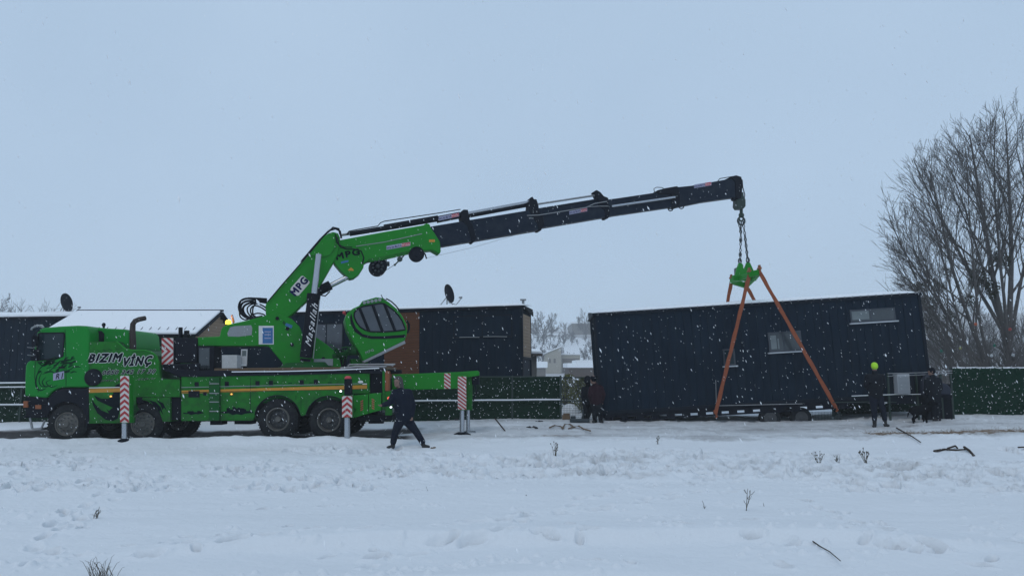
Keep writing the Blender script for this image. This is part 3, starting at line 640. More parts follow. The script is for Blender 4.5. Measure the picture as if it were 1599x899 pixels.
# --- satellite dishes
def dish(px, py, Y, rx, label, base, arm, ax=V((.90, -.40, .20))):
    pl = Pl(0, Y); c = pl.p(px, py); t_ = thing('satellite_dish', V((c.x, c.y, base.z)), label, 'satellite dish')
    ax = V(ax).normalized(); g = G(); prof = []
    for k in range(9): r = rx * k / 8; prof.append((-(rx * .22) * (1 - (k / 8) ** 2), max(r, .001)))
    for k in range(8, -1, -1): r = rx * k / 8; prof.append((-(rx * .22) * (1 - (k / 8) ** 2) - .015, max(r, .001)))
    g.lathe(c, ax, prof, 36); build('reflector', g, M['black'], t_)
    g = G(); tip = c + V(arm); g.tube([c - V((0, 0, rx * .9)) + ax * -.05, c - V((0, 0, rx * .95)) + (tip - c) * .55, tip], .018, 6); g.cyl(tip, tip - ax * .12 + V((0, 0, .03)), .045, .03, 10); build('feed_arm', g, M['steel'], t_)
    g = G(); bk = c - ax * (rx * .3); g.tube([bk, V((bk.x, bk.y, base.z - .05))], .025, 8); g.tube([bk + V((0, 0, -.1)), V((bk.x - .25, bk.y + .1, base.z - .05))], .018, 6); g.tube([bk + V((0, 0, -.1)), V((bk.x + .22, bk.y + .12, base.z - .05))], .018, 6)
    build('mount', g, M['steel'], t_); return t_
dish(104.5, 472, 31.4, .40, 'dark satellite dish on the snowy roof of the far-left house', at(104, 487, 31.4), (.62, -.05, -.22), (.97, -.05, .2))
dish(702, 458, 28.4, .37, 'dark satellite dish on the middle house, above its brown panel', at(702, 473, 28.4), (.50, -.35, -.20))

# ================================================================== fences
def leafy(g, pl, x0, y0t, y0b, x1, y1t, y1b, n, depth=.05, mi=0):
    """screen of small plastic needles in front of a panel"""
    rs = random.Random(int(x0 * 7)); vs = []; fs = []
    for k in range(n):
        t_ = rs.random(); px = x0 + (x1 - x0) * t_; yt = y0t + (y1t - y0t) * t_; yb = y0b + (y1b - y0b) * t_; py = yt + (yb - yt) * rs.random()
        c = pl.p(px, py, rs.random() * depth); a = rs.random() * 6.28; s = rs.uniform(.03, .07)
        s *= 1.3; d1 = V((math.cos(a), -rs.random() * .9, math.sin(a))) * s; d2 = V((-math.sin(a), -rs.random() * .9, math.cos(a))) * s * .5
        b = len(vs); vs += [c - d1 * .5, c + d1 * .5 + d2 * .4, c - d2]; fs.append((b, b + 1, b + 2))
    g.add(vs, fs, mi); vs = []; fs = []
    for k in range(n // 16):
        t_ = rs.random(); px = x0 + (x1 - x0) * t_; yt = y0t + (y1t - y0t) * t_; yb = y0b + (y1b - y0b) * t_; py = yt + (yb - yt) * rs.random()
        c = pl.p(px, py, depth + .01 + rs.random() * .02); w = rs.uniform(.008, .022); b = len(vs); vs += [c + V((-w, 0, rs.uniform(-w, w) * .5)), c + V((w, 0, rs.uniform(-w, w) * .5)), c + V((rs.uniform(-w, w) * .4, .01, w * 1.1))]; fs.append((b, b + 1, b + 2))
    return g.add(vs, fs, 1)
def post(g, p, h0, h1, r=.03): g.box(V((p.x, p.y, (h0 + h1) / 2)), r * 2, r * 2, h1 - h0)
FY = 25.0
fp = Pl(0, FY); XS = [-60, 38, 136, 234, 332, 430, 528, 626, 724, 800, 875]
def ftop(x): return 599 - (x - 20) * (11 / 700) if x < 720 else 588
def fbot(x): return 663 - (x - 20) * (6 / 855)
def frail(x): return 633 - (x - 20) * (8 / 855)
fe = thing('garden_fence', V((-8, FY, .3)), 'long dark green artificial-hedge fence behind the crane truck', 'fence')
for a, b_ in zip(XS[:-1], XS[1:]):
    g = G(); g.pp(fp, [(a + .5, ftop(a)), (b_ - .5, ftop(b_)), (b_ - .5, fbot(b_)), (a + .5, fbot(a))], .04); leafy(g, fp, a, ftop(a), fbot(a), b_, ftop(b_), fbot(b_), 1500)
    build('hedge_panel', g, [M['hedge'], M['snow']], fe, smooth=False)
for x in XS:
    g = G(); P = fp.p(x, ftop(x)); post(g, V((P.x, FY - .1, 0)), fp.p(x, fbot(x)).z - .3, P.z + .04); build('post', g, M['fence_metal'], fe, smooth=False)
for fn, nm in ((ftop, 'top_rail'), (frail, 'middle_rail')):
    for a, b_ in zip(XS[:-1], XS[1:]):
        g = G(); A = fp.p(a, fn(a), .13); B = fp.p(b_, fn(b_), .13); g.tube([A, B], .022, 6); r_ = build('rail', g, M['fence_metal'], fe)
        if nm == 'middle_rail' or a < 100:
            g = G(); g.tube([A + V((0, 0, .034)), A.lerp(B, .5) + V((0, 0, .042)), B + V((0, 0, .034))], .026, 6); build('snow_line', g, M['snow'], r_)
g = G(); g.tube([fp.p(-60, 606, .13), fp.p(60, 605, .13)], .02, 6); r_ = build('rail', g, M['fence_metal'], fe); g = G(); g.tube([fp.p(-60, 604.5, .13), fp.p(60, 603.5, .13)], .022, 6); build('snow_line', g, M['snow'], r_)

def mesh_panel(g, pl, x0, y0, x1, y1, sx, sy, r=.006):
    x = x0
    while x <= x1 + .01: g.tube([pl.p(x, y0), pl.p(x, y1)], r, 4, cap=False); x += sx
    y = y0
    while y <= y1 + .01: g.tube([pl.p(x0, y), pl.p(x1, y)], r, 4, cap=False); y += sy
gt = thing('wire_fence', fp.p(905, 658), 'see-through green wire fence bay between hedge fence and lifted house', 'wire fence')
g = G(); mesh_panel(g, fp, 877, 590, 958, 652, 2.4, 3.6, .004); build('wire_mesh', g, M['wire'], gt)
g = G(); g.tube([fp.p(876, 625.5, .03), fp.p(960, 625.5, .03)], .028, 6); g.tube([fp.p(876, 589, .03), fp.p(960, 589, .03)], .02, 6); build('rail', g, M['fence_metal'], gt)
# right fence
rp_ = Pl(0, 24.6); rf_ = thing('garden_fence', rp_.p(1545, 648), 'bright green artificial-hedge fence with snow on top, at the right', 'fence')
RX = [1488, 1606, 1724, 1842]
for a, b_ in zip(RX[:-1], RX[1:]):
    g = G(); g.rect(rp_, a + .4, 575, b_ - .4, 652, .05); leafy(g, rp_, a, 574, 652, b_, 574, 652, 2200, .07); build('hedge_panel', g, [M['hedge_bright'], M['snow']], rf_, smooth=False)
    g = G(); n = 24; vs = []
    pts = [rp_.p(a + (b_ - a) * i / n, 574.2 - abs(mnoise.noise(V((i * .9, a, 0)))) * 1.2, 0) + V((0, .02, 0)) for i in range(n + 1)]
    g.tube(pts, [.022 + .010 * mnoise.noise(V((i * .7, a, 4))) for i in range(n + 1)], 8); build('snow_line', g, M['snow'], rf_)
for x in RX: g = G(); P = rp_.p(x, 575); post(g, V((P.x, 24.6 + .12, 0)), .1, P.z + .03, .04); build('post', g, M['fence_metal'], rf_, smooth=False)
# dark screened fence between the house and the right fence
dp = Pl(0, 23.25); dp2 = Pl(0, 25.6); df = thing('wire_fence', dp.p(1400, 650), 'dark screened fence with thin snow-lined rails, behind the man in yellow cap', 'fence')
g = G(); g.rect(dp2, 1300, 629, 1487, 655, .04); leafy(g, dp2, 1300, 629, 655, 1487, 629, 655, 1500); build('hedge_panel', g, [M['hedge'], M['snow']], df, smooth=False)
g = G(); g.rect(dp, 1386, 586, 1445, 630, .03); build('screen_cloth', g, M['cladding_trim'], df, smooth=False)
g = G(); g.pp(dp, [(1440, 586), (1458, 588), (1470, 598), (1488, 600), (1488, 655), (1440, 655)], .03, .05); build('screen_cloth', g, M['black_plain'], df, smooth=False)
for pts in ([(1330, 619), (1400, 616.5), (1486, 616)], [(1386, 583), (1440, 581.5), (1470, 579), (1487, 578.5)], [(1386, 587), (1440, 585), (1470, 583), (1487, 582)], [(1300, 628), (1360, 627), (1400, 627.5)]):
    g = G(); P = [dp.p(x, y, .08) for x, y in pts]; g.tube(P, .014, 6); r_ = build('rail', g, M['steel'] if pts[0][1] < 600 else M['fence_metal'], df)
    if 610 < pts[0][1] < 622: g = G(); g.tube([q + V((0, 0, .022)) for q in P], .012, 6); build('snow_line', g, M['snow'], r_)
for x in (1386, 1430, 1468, 1484): g = G(); P = dp.p(x, 582, .04); post(g, P, .2, P.z, .025); build('post', g, M['fence_metal'], df, smooth=False)
# fallen wire panel in the snow
wp = Pl(0, 24.2); g = G(); mesh_panel(g, wp, 1262, 643, 1313, 656, 2.3, 2.3, .005); props(build('chicken_wire', g, M['wire']), 'grey wire mesh panel lying low in snow beside the trailer wheels', 'wire panel')
# air conditioner
ap = Pl(0, 23.0); ac = thing('air_conditioner', ap.p(1411, 615), 'pale ribbed air conditioner unit mounted on the dark fence', 'air conditioner')
g = G(); g.pp(ap, [(1401, 584), (1420, 583.5), (1422, 614), (1403, 614.5)], .28); build('casing', g, M['vent_grey'], ac, bevel=.01)
g = G()
for k in range(13): y = 587.5 + k * 2; g.rect(ap, 1402.8 + k * .1, y, 1419.6 + k * .1, y + .8, .02, .015)
build('louvre', g, M['grey_panel'], ac, smooth=False)
# clutter by the right fence
tb = Pl(0, 23.0)
t_ = thing('work_table', tb.p(1462, 652), 'dark table draped in blue tarp, beside the right green fence', 'table')
g = G(); g.rect(tb, 1441, 617.5, 1487, 620.5, .7); build('table_top', g, M['black_plain'], t_, smooth=False)
for x, d in ((1443, 0), (1484, 0), (1446, -.6), (1482, -.6)): g = G(); P = tb.p(x, 620, d); g.cyl(V((P.x, P.y, gz(P.x, P.y) - .05)), P, .022, n=8); build('leg', g, M['black_plain'], t_)
g = G(); n = 10; top = []; 
pts = [(1441, 617), (1441, 595), (1447, 585), (1455, 582), (1463, 586), (1470, 596), (1480, 600), (1486, 606), (1486, 617)]
g.pp(tb, pts, .5, -.05); props(build('tarp', g, M['blue_tarp'], bevel=.05, seg=3), 'dark blue tarp heaped over goods on the table by the fence', 'tarp')
g = G(); g.lathe(tb.p(1449.5, 612, .1), (0, 0, 1), [(-.11, .02), (-.06, .035), (0, .05), (.06, .075), (.13, .09), (.14, .02)], 12); props(build('orange_pot', g, M['orange_paint']), 'small orange pot in front of the blue tarp', 'pot')

# ================================================================== crane truck
TY = 19.42
T = Pl(0, TY)
tk = thing('crane_truck', V((-6.5, 20.6, .1)), 'bright green four-axle crane truck with its dark boom raised to the right', 'crane truck')
TW = 2.45
def text_on(g, s, pl, x0, y0, x1, y1, hpx, d=0.0, off=0.0, shear=0.0, mi=0, fitw=True, th=.003, res=3):
    """lettering whose baseline runs from pixel (x0,y0) to (x1,y1) and whose capitals are hpx pixels high"""
    cu = bpy.data.curves.new('lettering', 'FONT'); cu.body = s; cu.size = 1; cu.shear = shear; cu.offset = 0; cu.space_character = 1.22; cu.resolution_u = res; cu.extrude = 0
    ob = bpy.data.objects.new('lettering', cu); COL.objects.link(ob); dg = bpy.context.evaluated_depsgraph_get()
    me = bpy.data.meshes.new_from_object(ob.evaluated_get(dg)); vs = [q.co.copy() for q in me.vertices]; fs = [tuple(p.vertices) for p in me.polygons]
    bpy.data.objects.remove(ob); bpy.data.curves.remove(cu); bpy.data.meshes.remove(me)
    mnx = min(q.x for q in vs); mxx = max(q.x for q in vs)
    A = pl.p(x0, y0, d); B = pl.p(x1, y1, d); u = (B - A); L_ = u.length; u.normalize(); w = u.cross(pl.n)
    if w.z < 0: w = -w
    cap = .69; S = pl.m(x0, y0, hpx) / cap; sx = L_ / (mxx - mnx)
    r = off * S; ks = 12 if off > .05 else (8 if off else 1)      # bold strokes: the letters laid out a hair apart round a ring
    for k in range(ks):
        a_ = 2 * math.pi * k / ks; du = r * math.cos(a_) if off else 0; dw = r * math.sin(a_) if off else 0
        g.add([A + u * ((q.x - mnx) * sx + du) + w * (q.y * S + dw) + pl.n * (.00022 * k) for q in vs], fs, mi)
    return g
def chevron(pl, x0, y0, x1, y1, parent, kind='v', d=0.0, rows=8):
    """red and white striped plate"""
    g = G(); g.rect(pl, x0, y0, x1, y1, .012, d); pt = build('warning_plate', g, M['white_mark'], parent, smooth=False)
    g = G(); w = x1 - x0; h = y1 - y0
    st = h / rows; dd = d + .0035
    def clipp(poly):
        out = poly
        for lim, sgn in ((y0, 1), (y1, -1)):
            res = []
            for i in range(len(out)):
                a, b_ = out[i], out[(i + 1) % len(out)]; ia = (a[1] - lim) * sgn >= 0; ib = (b_[1] - lim) * sgn >= 0
                if ia: res.append(a)
                if ia != ib: t = (lim - a[1]) / (b_[1] - a[1]); res.append((a[0] + (b_[0] - a[0]) * t, lim))
            out = res
            if len(out) < 3: return None
        return out
    k = -3
    while k < rows + 3:
        yb = y0 + k * st
        if kind == 'v':       # upward arrows
            mx = (x0 + x1) / 2; r = w * .42
            polys = [[(x0, yb + r), (mx, yb), (mx, yb + st * .5), (x0, yb + r + st * .5)], [(mx, yb), (x1, yb + r), (x1, yb + r + st * .5), (mx, yb + st * .5)]]
        elif kind == '\\': polys = [[(x0, yb), (x1, yb + w * .75), (x1, yb + w * .75 + st * .5), (x0, yb + st * .5)]]
        elif kind == '/': polys = [[(x0, yb + w * .75), (x1, yb), (x1, yb + st * .5), (x0, yb + w * .75 + st * .5)]]
        elif kind == '>':    # lower half / , upper half \
            ym = (y0 + y1) / 2
            polys = []
            q = [(x0, yb - w * .6), (x1, yb + w * .3), (x1, yb + w * .3 + st * .5), (x0, yb - w * .6 + st * .5)]
            polys.append(('t', q)); q2 = [(x0, 2 * ym - p[1]) if p[0] == x0 else (x1, 2 * ym - p[1]) for p in q]; polys.append(('b', q2))
        for po in polys:
            if kind == '>':
                half, po = po; ym = (y0 + y1) / 2; sy0, sy1 = y0, y1
                lo, hi = (y0, ym) if half == 't' else (ym, y1)
                a0_, a1_ = y0, y1
                c_ = clipp(po)
                if c_:
                    res = c_
                    for lim, sgn in ((lo, 1), (hi, -1)):
                        o2 = []
                        for i in range(len(res)):
                            a, b_ = res[i], res[(i + 1) % len(res)]; ia = (a[1] - lim) * sgn >= 0; ib = (b_[1] - lim) * sgn >= 0
                            if ia: o2.append(a)
                            if ia != ib: t = (lim - a[1]) / (b_[1] - a[1]); o2.append((a[0] + (b_[0] - a[0]) * t, lim))
                        res = o2
                        if len(res) < 3: break
                    if len(res) >= 3: g.add([pl.p(x, y, dd) for x, y in res], [tuple(range(len(res)))])
                continue
            c_ = clipp(po)
            if c_ and len(c_) >= 3: g.add([pl.p(x, y, dd) for x, y in c_], [tuple(range(len(c_)))])
        k += 1
    if g.v: build('red_stripes', g, M['red'], pt, smooth=False)
    return pt

# ---- chassis
g = G(); g.rect(T, 60, 640, 590, 652, .14, -.55); g.rect(T, 60, 640, 590, 652, .14, -1.75)
for x in range(80, 590, 40): g.rect(T, x, 642, x + 5, 650, 1.1, -.69)
for x, y in ((103, 662), (222, 662), (433, 655), (513, 656)):
    c = T.p(x, y); g.cyl(V((c.x, TY + .3, c.z)), V((c.x, TY + 2.15, c.z)), .11, n=12); g.ball(V((c.x, TY + 1.2, c.z)), .24)
g.rect(T, 328, 656, 346, 663, .4, -.3); g.rect(T, 366, 655, 392, 662, .4, -.4)
build('chassis', g, M['black_plain'], tk, smooth=True)
# ---- cab
cabpts = [(38, 618), (38.5, 585), (39.5, 571), (42, 565), (47, 562.5), (50.5, 556), (54, 538), (57.5, 519), (61, 514), (68, 511.5), (90, 509.5), (120, 508), (133, 508.5), (137, 511), (139, 519), (139.5, 604.5), (110, 604.5), (96, 605), (87, 607.5), (79, 613), (73, 621), (60, 620)]
g = G(); g.pp(T, cabpts, TW); cab = build('cab', g, M['green_cab'], tk, bevel=.05, seg=3, ang=50)
g = G(); g.pp(T, [(60, 521), (63, 520), (99.5, 519.5), (100.5, 522), (98, 556), (78, 561), (60, 562), (57.5, 560), (58, 540)], .02, .004); wn = build('side_window', g, M['glass_dark'], cab, smooth=False)
g = G(); wpts = [(60, 521), (63, 520), (99.5, 519.5), (100.5, 522), (98, 556), (78, 561), (60, 562), (57.5, 560), (58, 540), (60, 521)]
g.tube([T.p(x, y, .01) for x, y in wpts], .018, 6); build('window_seal', g, M['black_plain'], wn)
# windscreen on the sloping nose
g = G(); A = T.p(50, 559); B = T.p(57, 521); nn = V((-.98, 0, .12)); 
for y0, y1 in ((.12, TW - .12),):
    a = A + V((-.012, y0, 0)); b_ = B + V((-.012, y0, 0)); c_ = B + V((-.012, y1, 0)); d_ = A + V((-.012, y1, 0)); g.prism([a, b_, c_, d_], V((-.012, 0, .002)))
build('windscreen', g, M['glass_dark'], cab, smooth=False)
g = G(); g.rect(T, 47.5, 545, 57, 563, .12, .16); g.rect(T, 49, 524, 55.5, 540, .12, .18)
g.tube([T.p(62, 516, .02), T.p(55, 519, .16), T.p(51, 526, .22)], .02, 6); g.tube([T.p(58, 562, .02), T.p(52, 563, .14), T.p(51, 540, .2)], .02, 6); build('wing_mirror', g, M['black'], cab, bevel=.02)
g = G(); g.tube([T.p(68, 511.5, -.3), T.p(66, 508, -.3), T.p(58, 508.5, -.3), T.p(50, 512, -.3), T.p(49, 515, -.3)], .028, 8); g.tube([T.p(68, 511.5, -2.1), T.p(58, 507.5, -2.1), T.p(50, 512, -2.1)], .028, 8); g.tube([T.p(49, 513.5, -.3), T.p(49, 513.5, -2.1)], .02, 8)
build('sun_visor_bar', g, M['steel'], cab)
g = G()
for y in (543, 555): g.tube([T.p(58, 541 + (y - 543), .02), T.p(51, y, .3), T.p(43, y - 1, .42)], .012, 6)
build('mirror_arm', g, M['steel'], cab)
g = G(); g.tube([T.p(101.5, 514, .004), T.p(103, 560, .004), T.p(103, 603, .004)], .006, 5); g.tube([T.p(55, 564, .004), T.p(54, 590, .004), T.p(60, 612, .004)], .006, 5); build('door_gap', g, M['black_plain'], cab)
g = G(); g.rect(T, 91, 572, 100, 575, .05, .035); build('door_handle', g, M['black_plain'], cab, bevel=.01)
g = G(); g.ball(T.p(162, 507, -.9), .05, .05, .06); g.cyl(T.p(162, 512, -.9), T.p(162, 507, -.9), .03, n=8); build('roof_lamp', g, M['black'], cab)
# painted dragon strokes on the door
rs = random.Random(3); g = G()
def stroke(pts, w, mat_i=0, pl=T, d=.0045):
    P = [pl.p(x, y, d) for x, y in pts]; n = len(P)
    # smooth
    Q = []
    for i in range(n - 1):
        p0 = P[max(i - 1, 0)]; p1 = P[i]; p2 = P[i + 1]; p3 = P[min(i + 2, n - 1)]
        for k in range(6):
            t = k / 6; Q.append(.5 * ((2 * p1) + (p2 - p0) * t + (2 * p0 - 5 * p1 + 4 * p2 - p3) * t * t + (3 * p1 - p0 - 3 * p2 + p3) * t ** 3))
    Q.append(P[-1]); m_ = len(Q); vs = []
    for i, q in enumerate(Q):
        dd = (Q[min(i + 1, m_ - 1)] - Q[max(i - 1, 0)]).normalized(); sd = dd.cross(pl.n).normalized(); ww = w * pl.m(60, 600) * (math.sin(math.pi * (i + .3) / (m_ - .2)) ** .7 + .05)
        vs += [q + sd * ww / 2, q - sd * ww / 2]
    g.add(vs, [(2 * i, 2 * i + 1, 2 * i + 3, 2 * i + 2) for i in range(m_ - 1)], mat_i)
for k in range(46):
    x = rs.uniform(58, 118); y = 572 - (x - 58) * .12 + rs.uniform(-8, 16); L_ = rs.uniform(5, 15); a = rs.uniform(-.75, -.05)
    if x + L_ > 127: continue
    stroke([(x, y), (x + L_ * .4 * math.cos(a), y + L_ * .35 * math.sin(a) - rs.uniform(-1.5, 1.5)), (x + L_ * math.cos(a), y + L_ * math.sin(a))], rs.uniform(1.2, 3.0))
for p, w in (([(62, 575), (57, 588), (56, 600), (62, 609), (72, 606)], 2.6), ([(66, 580), (61, 592), (64, 602), (74, 604)], 1.6), ([(72, 588), (66, 596), (71, 603), (82, 600)], 1.8), ([(60, 578), (70, 568), (84, 562), (99, 556)], 2.4), ([(58, 565), (68, 571), (78, 566), (92, 566)], 2.2), ([(80, 592), (72, 597), (80, 604), (90, 601)], 1.5), ([(66, 584), (80, 580), (88, 584)], 1.6)):
    stroke(p, w)
build('dragon_paint', g, M['ink_green'], cab, smooth=False)
g = G(); g.pp(T, [(83, 583), (100, 579), (100, 591), (83, 594)], .002, .0095); ps = build('door_sticker', g, M['pale_sticker'], cab, smooth=False)
g = G(); text_on(g, 'R1', T, 87, 591.5, 99, 590, 8, .012, .02, .3); build('lettering', g, M['ink'], ps, smooth=False)
# bumper, steps, front wheel arch
g = G(); g.rect(T, 40, 620, 74, 652, TW - .1, -.05); g.rect(T, 37, 628, 76, 631, TW - .02, .0)
g.rect(T, 36.5, 648.5, 70, 651.5, TW - .02, .0)
bp_ = build('bumper', g, M['black'], tk, bevel=.012)
g = G(); g.tube([T.p(47, 652, -.05), T.p(50, 668, -.05), T.p(54, 671, -.05), T.p(64, 670, -.05), T.p(70, 656, -.05)], .028, 8); g.tube([T.p(47, 652, -TW + .1), T.p(51, 669, -TW + .1), T.p(64, 670, -TW + .1), T.p(70, 656, -TW + .1)], .028, 8); g.rect(T, 51, 668.5, 66, 671.5, TW - .2, -.08); build('step', g, M['steel'], bp_)
g = G(); g.rect(T, 36, 626, 43, 636, .06, .02); build('indicator', g, M['orange_paint'], bp_, bevel=.01)
g = G(); g.rect(T, 55, 632, 64, 638, .02, .012); build('reflector', g, M['orange_paint'], bp_, smooth=False)
def arch(cx, cy, r0, r1, a0, a1, nm, m_, depth, d=0, parent=None, n=20, pl=T):
    o_ = []; i_ = []
    for k in range(n + 1):
        a = R(a0 + (a1 - a0) * k / n); o_.append((cx + r1 * math.cos(a), cy - r1 * math.sin(a))); i_.append((cx + r0 * math.cos(a), cy - r0 * math.sin(a)))
    g = G(); g.pp(pl, o_ + i_[::-1], depth, d); return build(nm, g, M[m_], parent or tk, bevel=.01)
g = G(); g.pp(T, [(72, 634), (76, 620), (84, 611), (94, 607), (110, 606), (138, 606), (139, 655), (136, 668), (133, 668), (134, 650), (128, 638), (118, 630), (104, 627), (90, 630), (80, 638), (74, 648)], .62, .0); build('mudguard', g, M['black'], tk, bevel=.02)
# wheels
def wheel(px, py, far=False, dark=False, rear=False):
    Y = TY + (TW - .32 if far else .02); c = T.p(px, py); c = V((c.x, Y, c.z)); r = .52; sg = 1
    g = G(); prof = [(.03, .30), (.0, .33), (-.005, .42), (.02, .475), (.05, .505), (.055, .515), (.12, .52), (.125, .505), (.145, .505), (.15, .52), (.20, .52), (.205, .505), (.225, .505), (.23, .52), (.285, .515), (.31, .48), (.33, .42), (.32, .30)]
    w0 = G(); w0.lathe(c, (0, 1, 0), prof, 48, cap=False)
    for k in range(44):
        a = 2 * math.pi * k / 44; u_ = V((math.cos(a), 0, math.sin(a))); v_ = V((-math.sin(a), 0, math.cos(a)))
        w0.box(c + u_ * .521 + V((0, .09, 0)), .02, .10, .035, u_, V((0, 1, 0)), v_); w0.box(c + u_ * .521 + V((0, .25, 0)), .02, .10, .035, u_, V((0, 1, 0)), v_)
    w = build('wheel', w0, M['tyre'], tk)
    g = G()
    if rear: g.lathe(c, (0, 1, 0), [(.15, .252), (.02, .262), (-.006, .280), (-.002, .305), (.03, .312)], 40, cap=False); g.lathe(c, (0, 1, 0), [(.07, .02), (.06, .08), (.12, .095), (.125, .19), (.15, .253)], 40, mi=1)  # deep inner disc in darker rim colour: occlusion shade painted in
    else: g.lathe(c, (0, 1, 0), [(-.05, .015), (-.05, .07), (-.03, .09), (-.01, .10), (-.005, .15), (.02, .20), (.05, .24), (.03, .262), (-.004, .285), (.0, .305), (.03, .312)], 40)
    for k in range(10):
        a = 2 * math.pi * k / 10; q = c + V((math.cos(a) * .165, .105 if rear else .0, math.sin(a) * .165)); g.cyl(q, q + V((0, -.04, 0)), .016, n=6, mi=0 if rear else 1)
        a += .31; q = c + V((math.cos(a) * .225, .148 if rear else .035, math.sin(a) * .225)); g.cyl(q + V((0, .004, 0)), q + V((0, -.006, 0)), .028, n=10, mi=1)
    if rear:
        g.cyl(c + V((0, .12, 0)), c + V((0, .02, 0)), .085, .07, 20)
    build('rim', g, [M['rim'], M['rim_dark']], w)
    return w
for x, y, rr in ((103, 662, 0), (222, 662, 0), (433, 654.5, 1), (513, 655.5, 1)):
    wheel(x, y, rear=bool(rr))
for x, y, rr in ((103, 662, 0), (222, 662, 0), (433, 654.5, 1), (513, 655.5, 1)):
    wheel(x, y, far=True, rear=bool(rr))
# ---- panels behind the cab
B1 = 'green_body'
g = G(); g.pp(T, [(141, 511), (196, 514), (201, 520), (203, 545), (141, 545)], TW - .7, -.5); fairing = build('sleeper_box', g, M['green_cab'], tk, bevel=.04)
g = G(); g.pp(T, [(142, 516), (158, 516.5), (162, 521), (161, 533), (144, 533)], .03, -.46); build('dark_recess', g, M['black_plain'], fairing, smooth=False)  # black plate standing for the dark recess
g = G(); g.pp(T, [(139.8, 533.5), (181, 533.5), (186, 537), (195, 545), (206, 547), (226, 547), (236, 549.5), (243, 555), (247, 566), (250, 587), (252, 592), (281, 592), (281, 619.5), (212, 619.5), (212, 641), (210, 660), (138.5, 661), (138.5, 607), (139.8, 606)], .12, -.02); pa = build('side_panel', g, M[B1], tk, bevel=.008)
g = G(); g.pp(T, [(140, 533), (181, 533), (195, 545), (226, 547), (243, 555), (250, 590), (281, 592), (281, 617), (140, 617)], TW - .3, -.16); build('equipment_body', g, M['green_dark'], tk, smooth=False)
P_ = [(182, 533), (187, 537), (195.5, 544.5), (206, 546.5), (226, 546.5), (236, 549), (243.5, 554.5), (247.5, 566)]; g = G(); g.tube([T.p(x, y, -.02) for x, y in P_], .02, 6); build('edge_tube', g, M['green'], pa)
g = G(); g.pp(T, [(139, 604.5), (187, 603.8), (187, 605), (139, 606)], .002, -.014, 0); build('pinstripe', g, M['white_ink'], pa, smooth=False)
g = G(); g.pp(T, [(138.8, 607), (188.5, 605.5), (188.5, 611.5), (138.8, 613)], .002, -.014); build('stripe', g, M['yellow_stripe'], pa, smooth=False)
g = G(); c = T.p(143.5, 589, .06); g.lathe(c, (0, 1, 0), [(0, .02), (.0, .20), (.04, .225), (.25, .225), (.26, .1)], 28); build('air_filter', g, M['black'], tk)
# lettering: dark italic capitals with a white edge
def outlined(s, x0, y0, x1, y1, h, pl, d, parent, off, woff, shear=.35, ink='ink'):
    g = G(); text_on(g, s, pl, x0, y0, x1, y1, h, d, woff, shear); a = build('lettering_outline', g, M['white_ink'], parent, smooth=False)
    g = G(); text_on(g, s, pl, x0, y0, x1, y1, h, d + .005, off, shear); build('lettering', g, M[ink], parent, smooth=False)
outlined('BIZIM', 137.5, 565.5, 191, 564, 12.5, T, -.012, pa, .055, .10)
outlined('VİNÇ', 194, 571, 238, 568, 12.5, T, -.012, pa, .055, .10)
outlined('0850 242 17 20', 160, 584.5, 243, 582, 6, T, -.012, pa, .045, .085)
outlined('www.b        .com.tr', 158, 595.5, 243, 592, 3.6, T, -.012, pa, .002, .026)
g = G()
for x_, y_, w_ in ((150, 548, 8), (160, 547, 6), (168, 546.5, 9), (179, 545.5, 7)):
    stroke([(x_, y_), (x_ + w_ * .3, y_ - 1.6), (x_ + w_ * .6, y_ + .4), (x_ + w_, y_ - 1)], .8, 0, T, -.0135)
build('script_paint', g, M['ink_green'], pa, smooth=False)
# black swoosh paint
g = G(); dsw = -.0145
g.add([T.p(x, y, dsw) for x, y in [(187, 598), (187, 640), (184, 653), (176, 657), (165, 655), (152, 645), (145, 632), (143, 622), (149, 631), (158, 640), (170, 645), (166, 638), (170, 641), (176, 636), (165, 631), (152, 625), (146, 616.5), (158, 622), (170, 622), (177, 614), (176, 608), (181, 601)]], [tuple(range(22))])
build('swoosh_paint', g, M['ink'], pa, smooth=False)
# mudguard of second axle and gap
g = G(); g.pp(T, [(246, 620), (266, 620), (266, 658), (254, 658), (250, 645), (242, 633), (230, 626), (222, 624), (222, 620)], .5, -.02); mg = build('mudguard', g, M[B1], tk, bevel=.01)
g = G(); g.add([T.p(x, y, -.0155) for x, y in [(232, 624), (243, 627), (251, 635), (255, 648), (250, 640), (249, 645), (245, 636), (238, 630)]], [tuple(range(8))]); g.add([T.p(x, y, -.0155) for x, y in [(244, 624), (255, 629), (261, 642), (256, 636), (254, 640), (250, 631)]], [tuple(range(6))]); build('swoosh_paint', g, M['ink'], mg, smooth=False)
g = G(); g.rect(T, 213, 620.5, 222, 630, .5, -.04); g.rect(T, 266.5, 619, 283, 655, .6, -.1); build('gap_filler', g, M['black_plain'], tk, bevel=.01)  # black blocks filling the gaps by the mudguard, standing in for their shade
arch(222, 662, 33, 36.5, 5, 175, 'wheel_arch', 'black_plain', .5, -.06)
# exhaust
g = G(); g.tube([T.p(207.5, 552, -.55), T.p(207.5, 535, -.55), T.p(207, 515, -.55), T.p(207.5, 506, -.55), T.p(211, 501, -.55), T.p(217, 498.5, -.55), T.p(227, 496.5, -.55)], [.085, .085, .075, .07, .068, .066, .062], 14, cap=False)
g.tube([T.p(227, 496.5, -.55), T.p(217, 498.5, -.55), T.p(211, 501, -.55)], [.055, .055, .055], 14); build('exhaust_pipe', g, M['exhaust_metal'], tk)
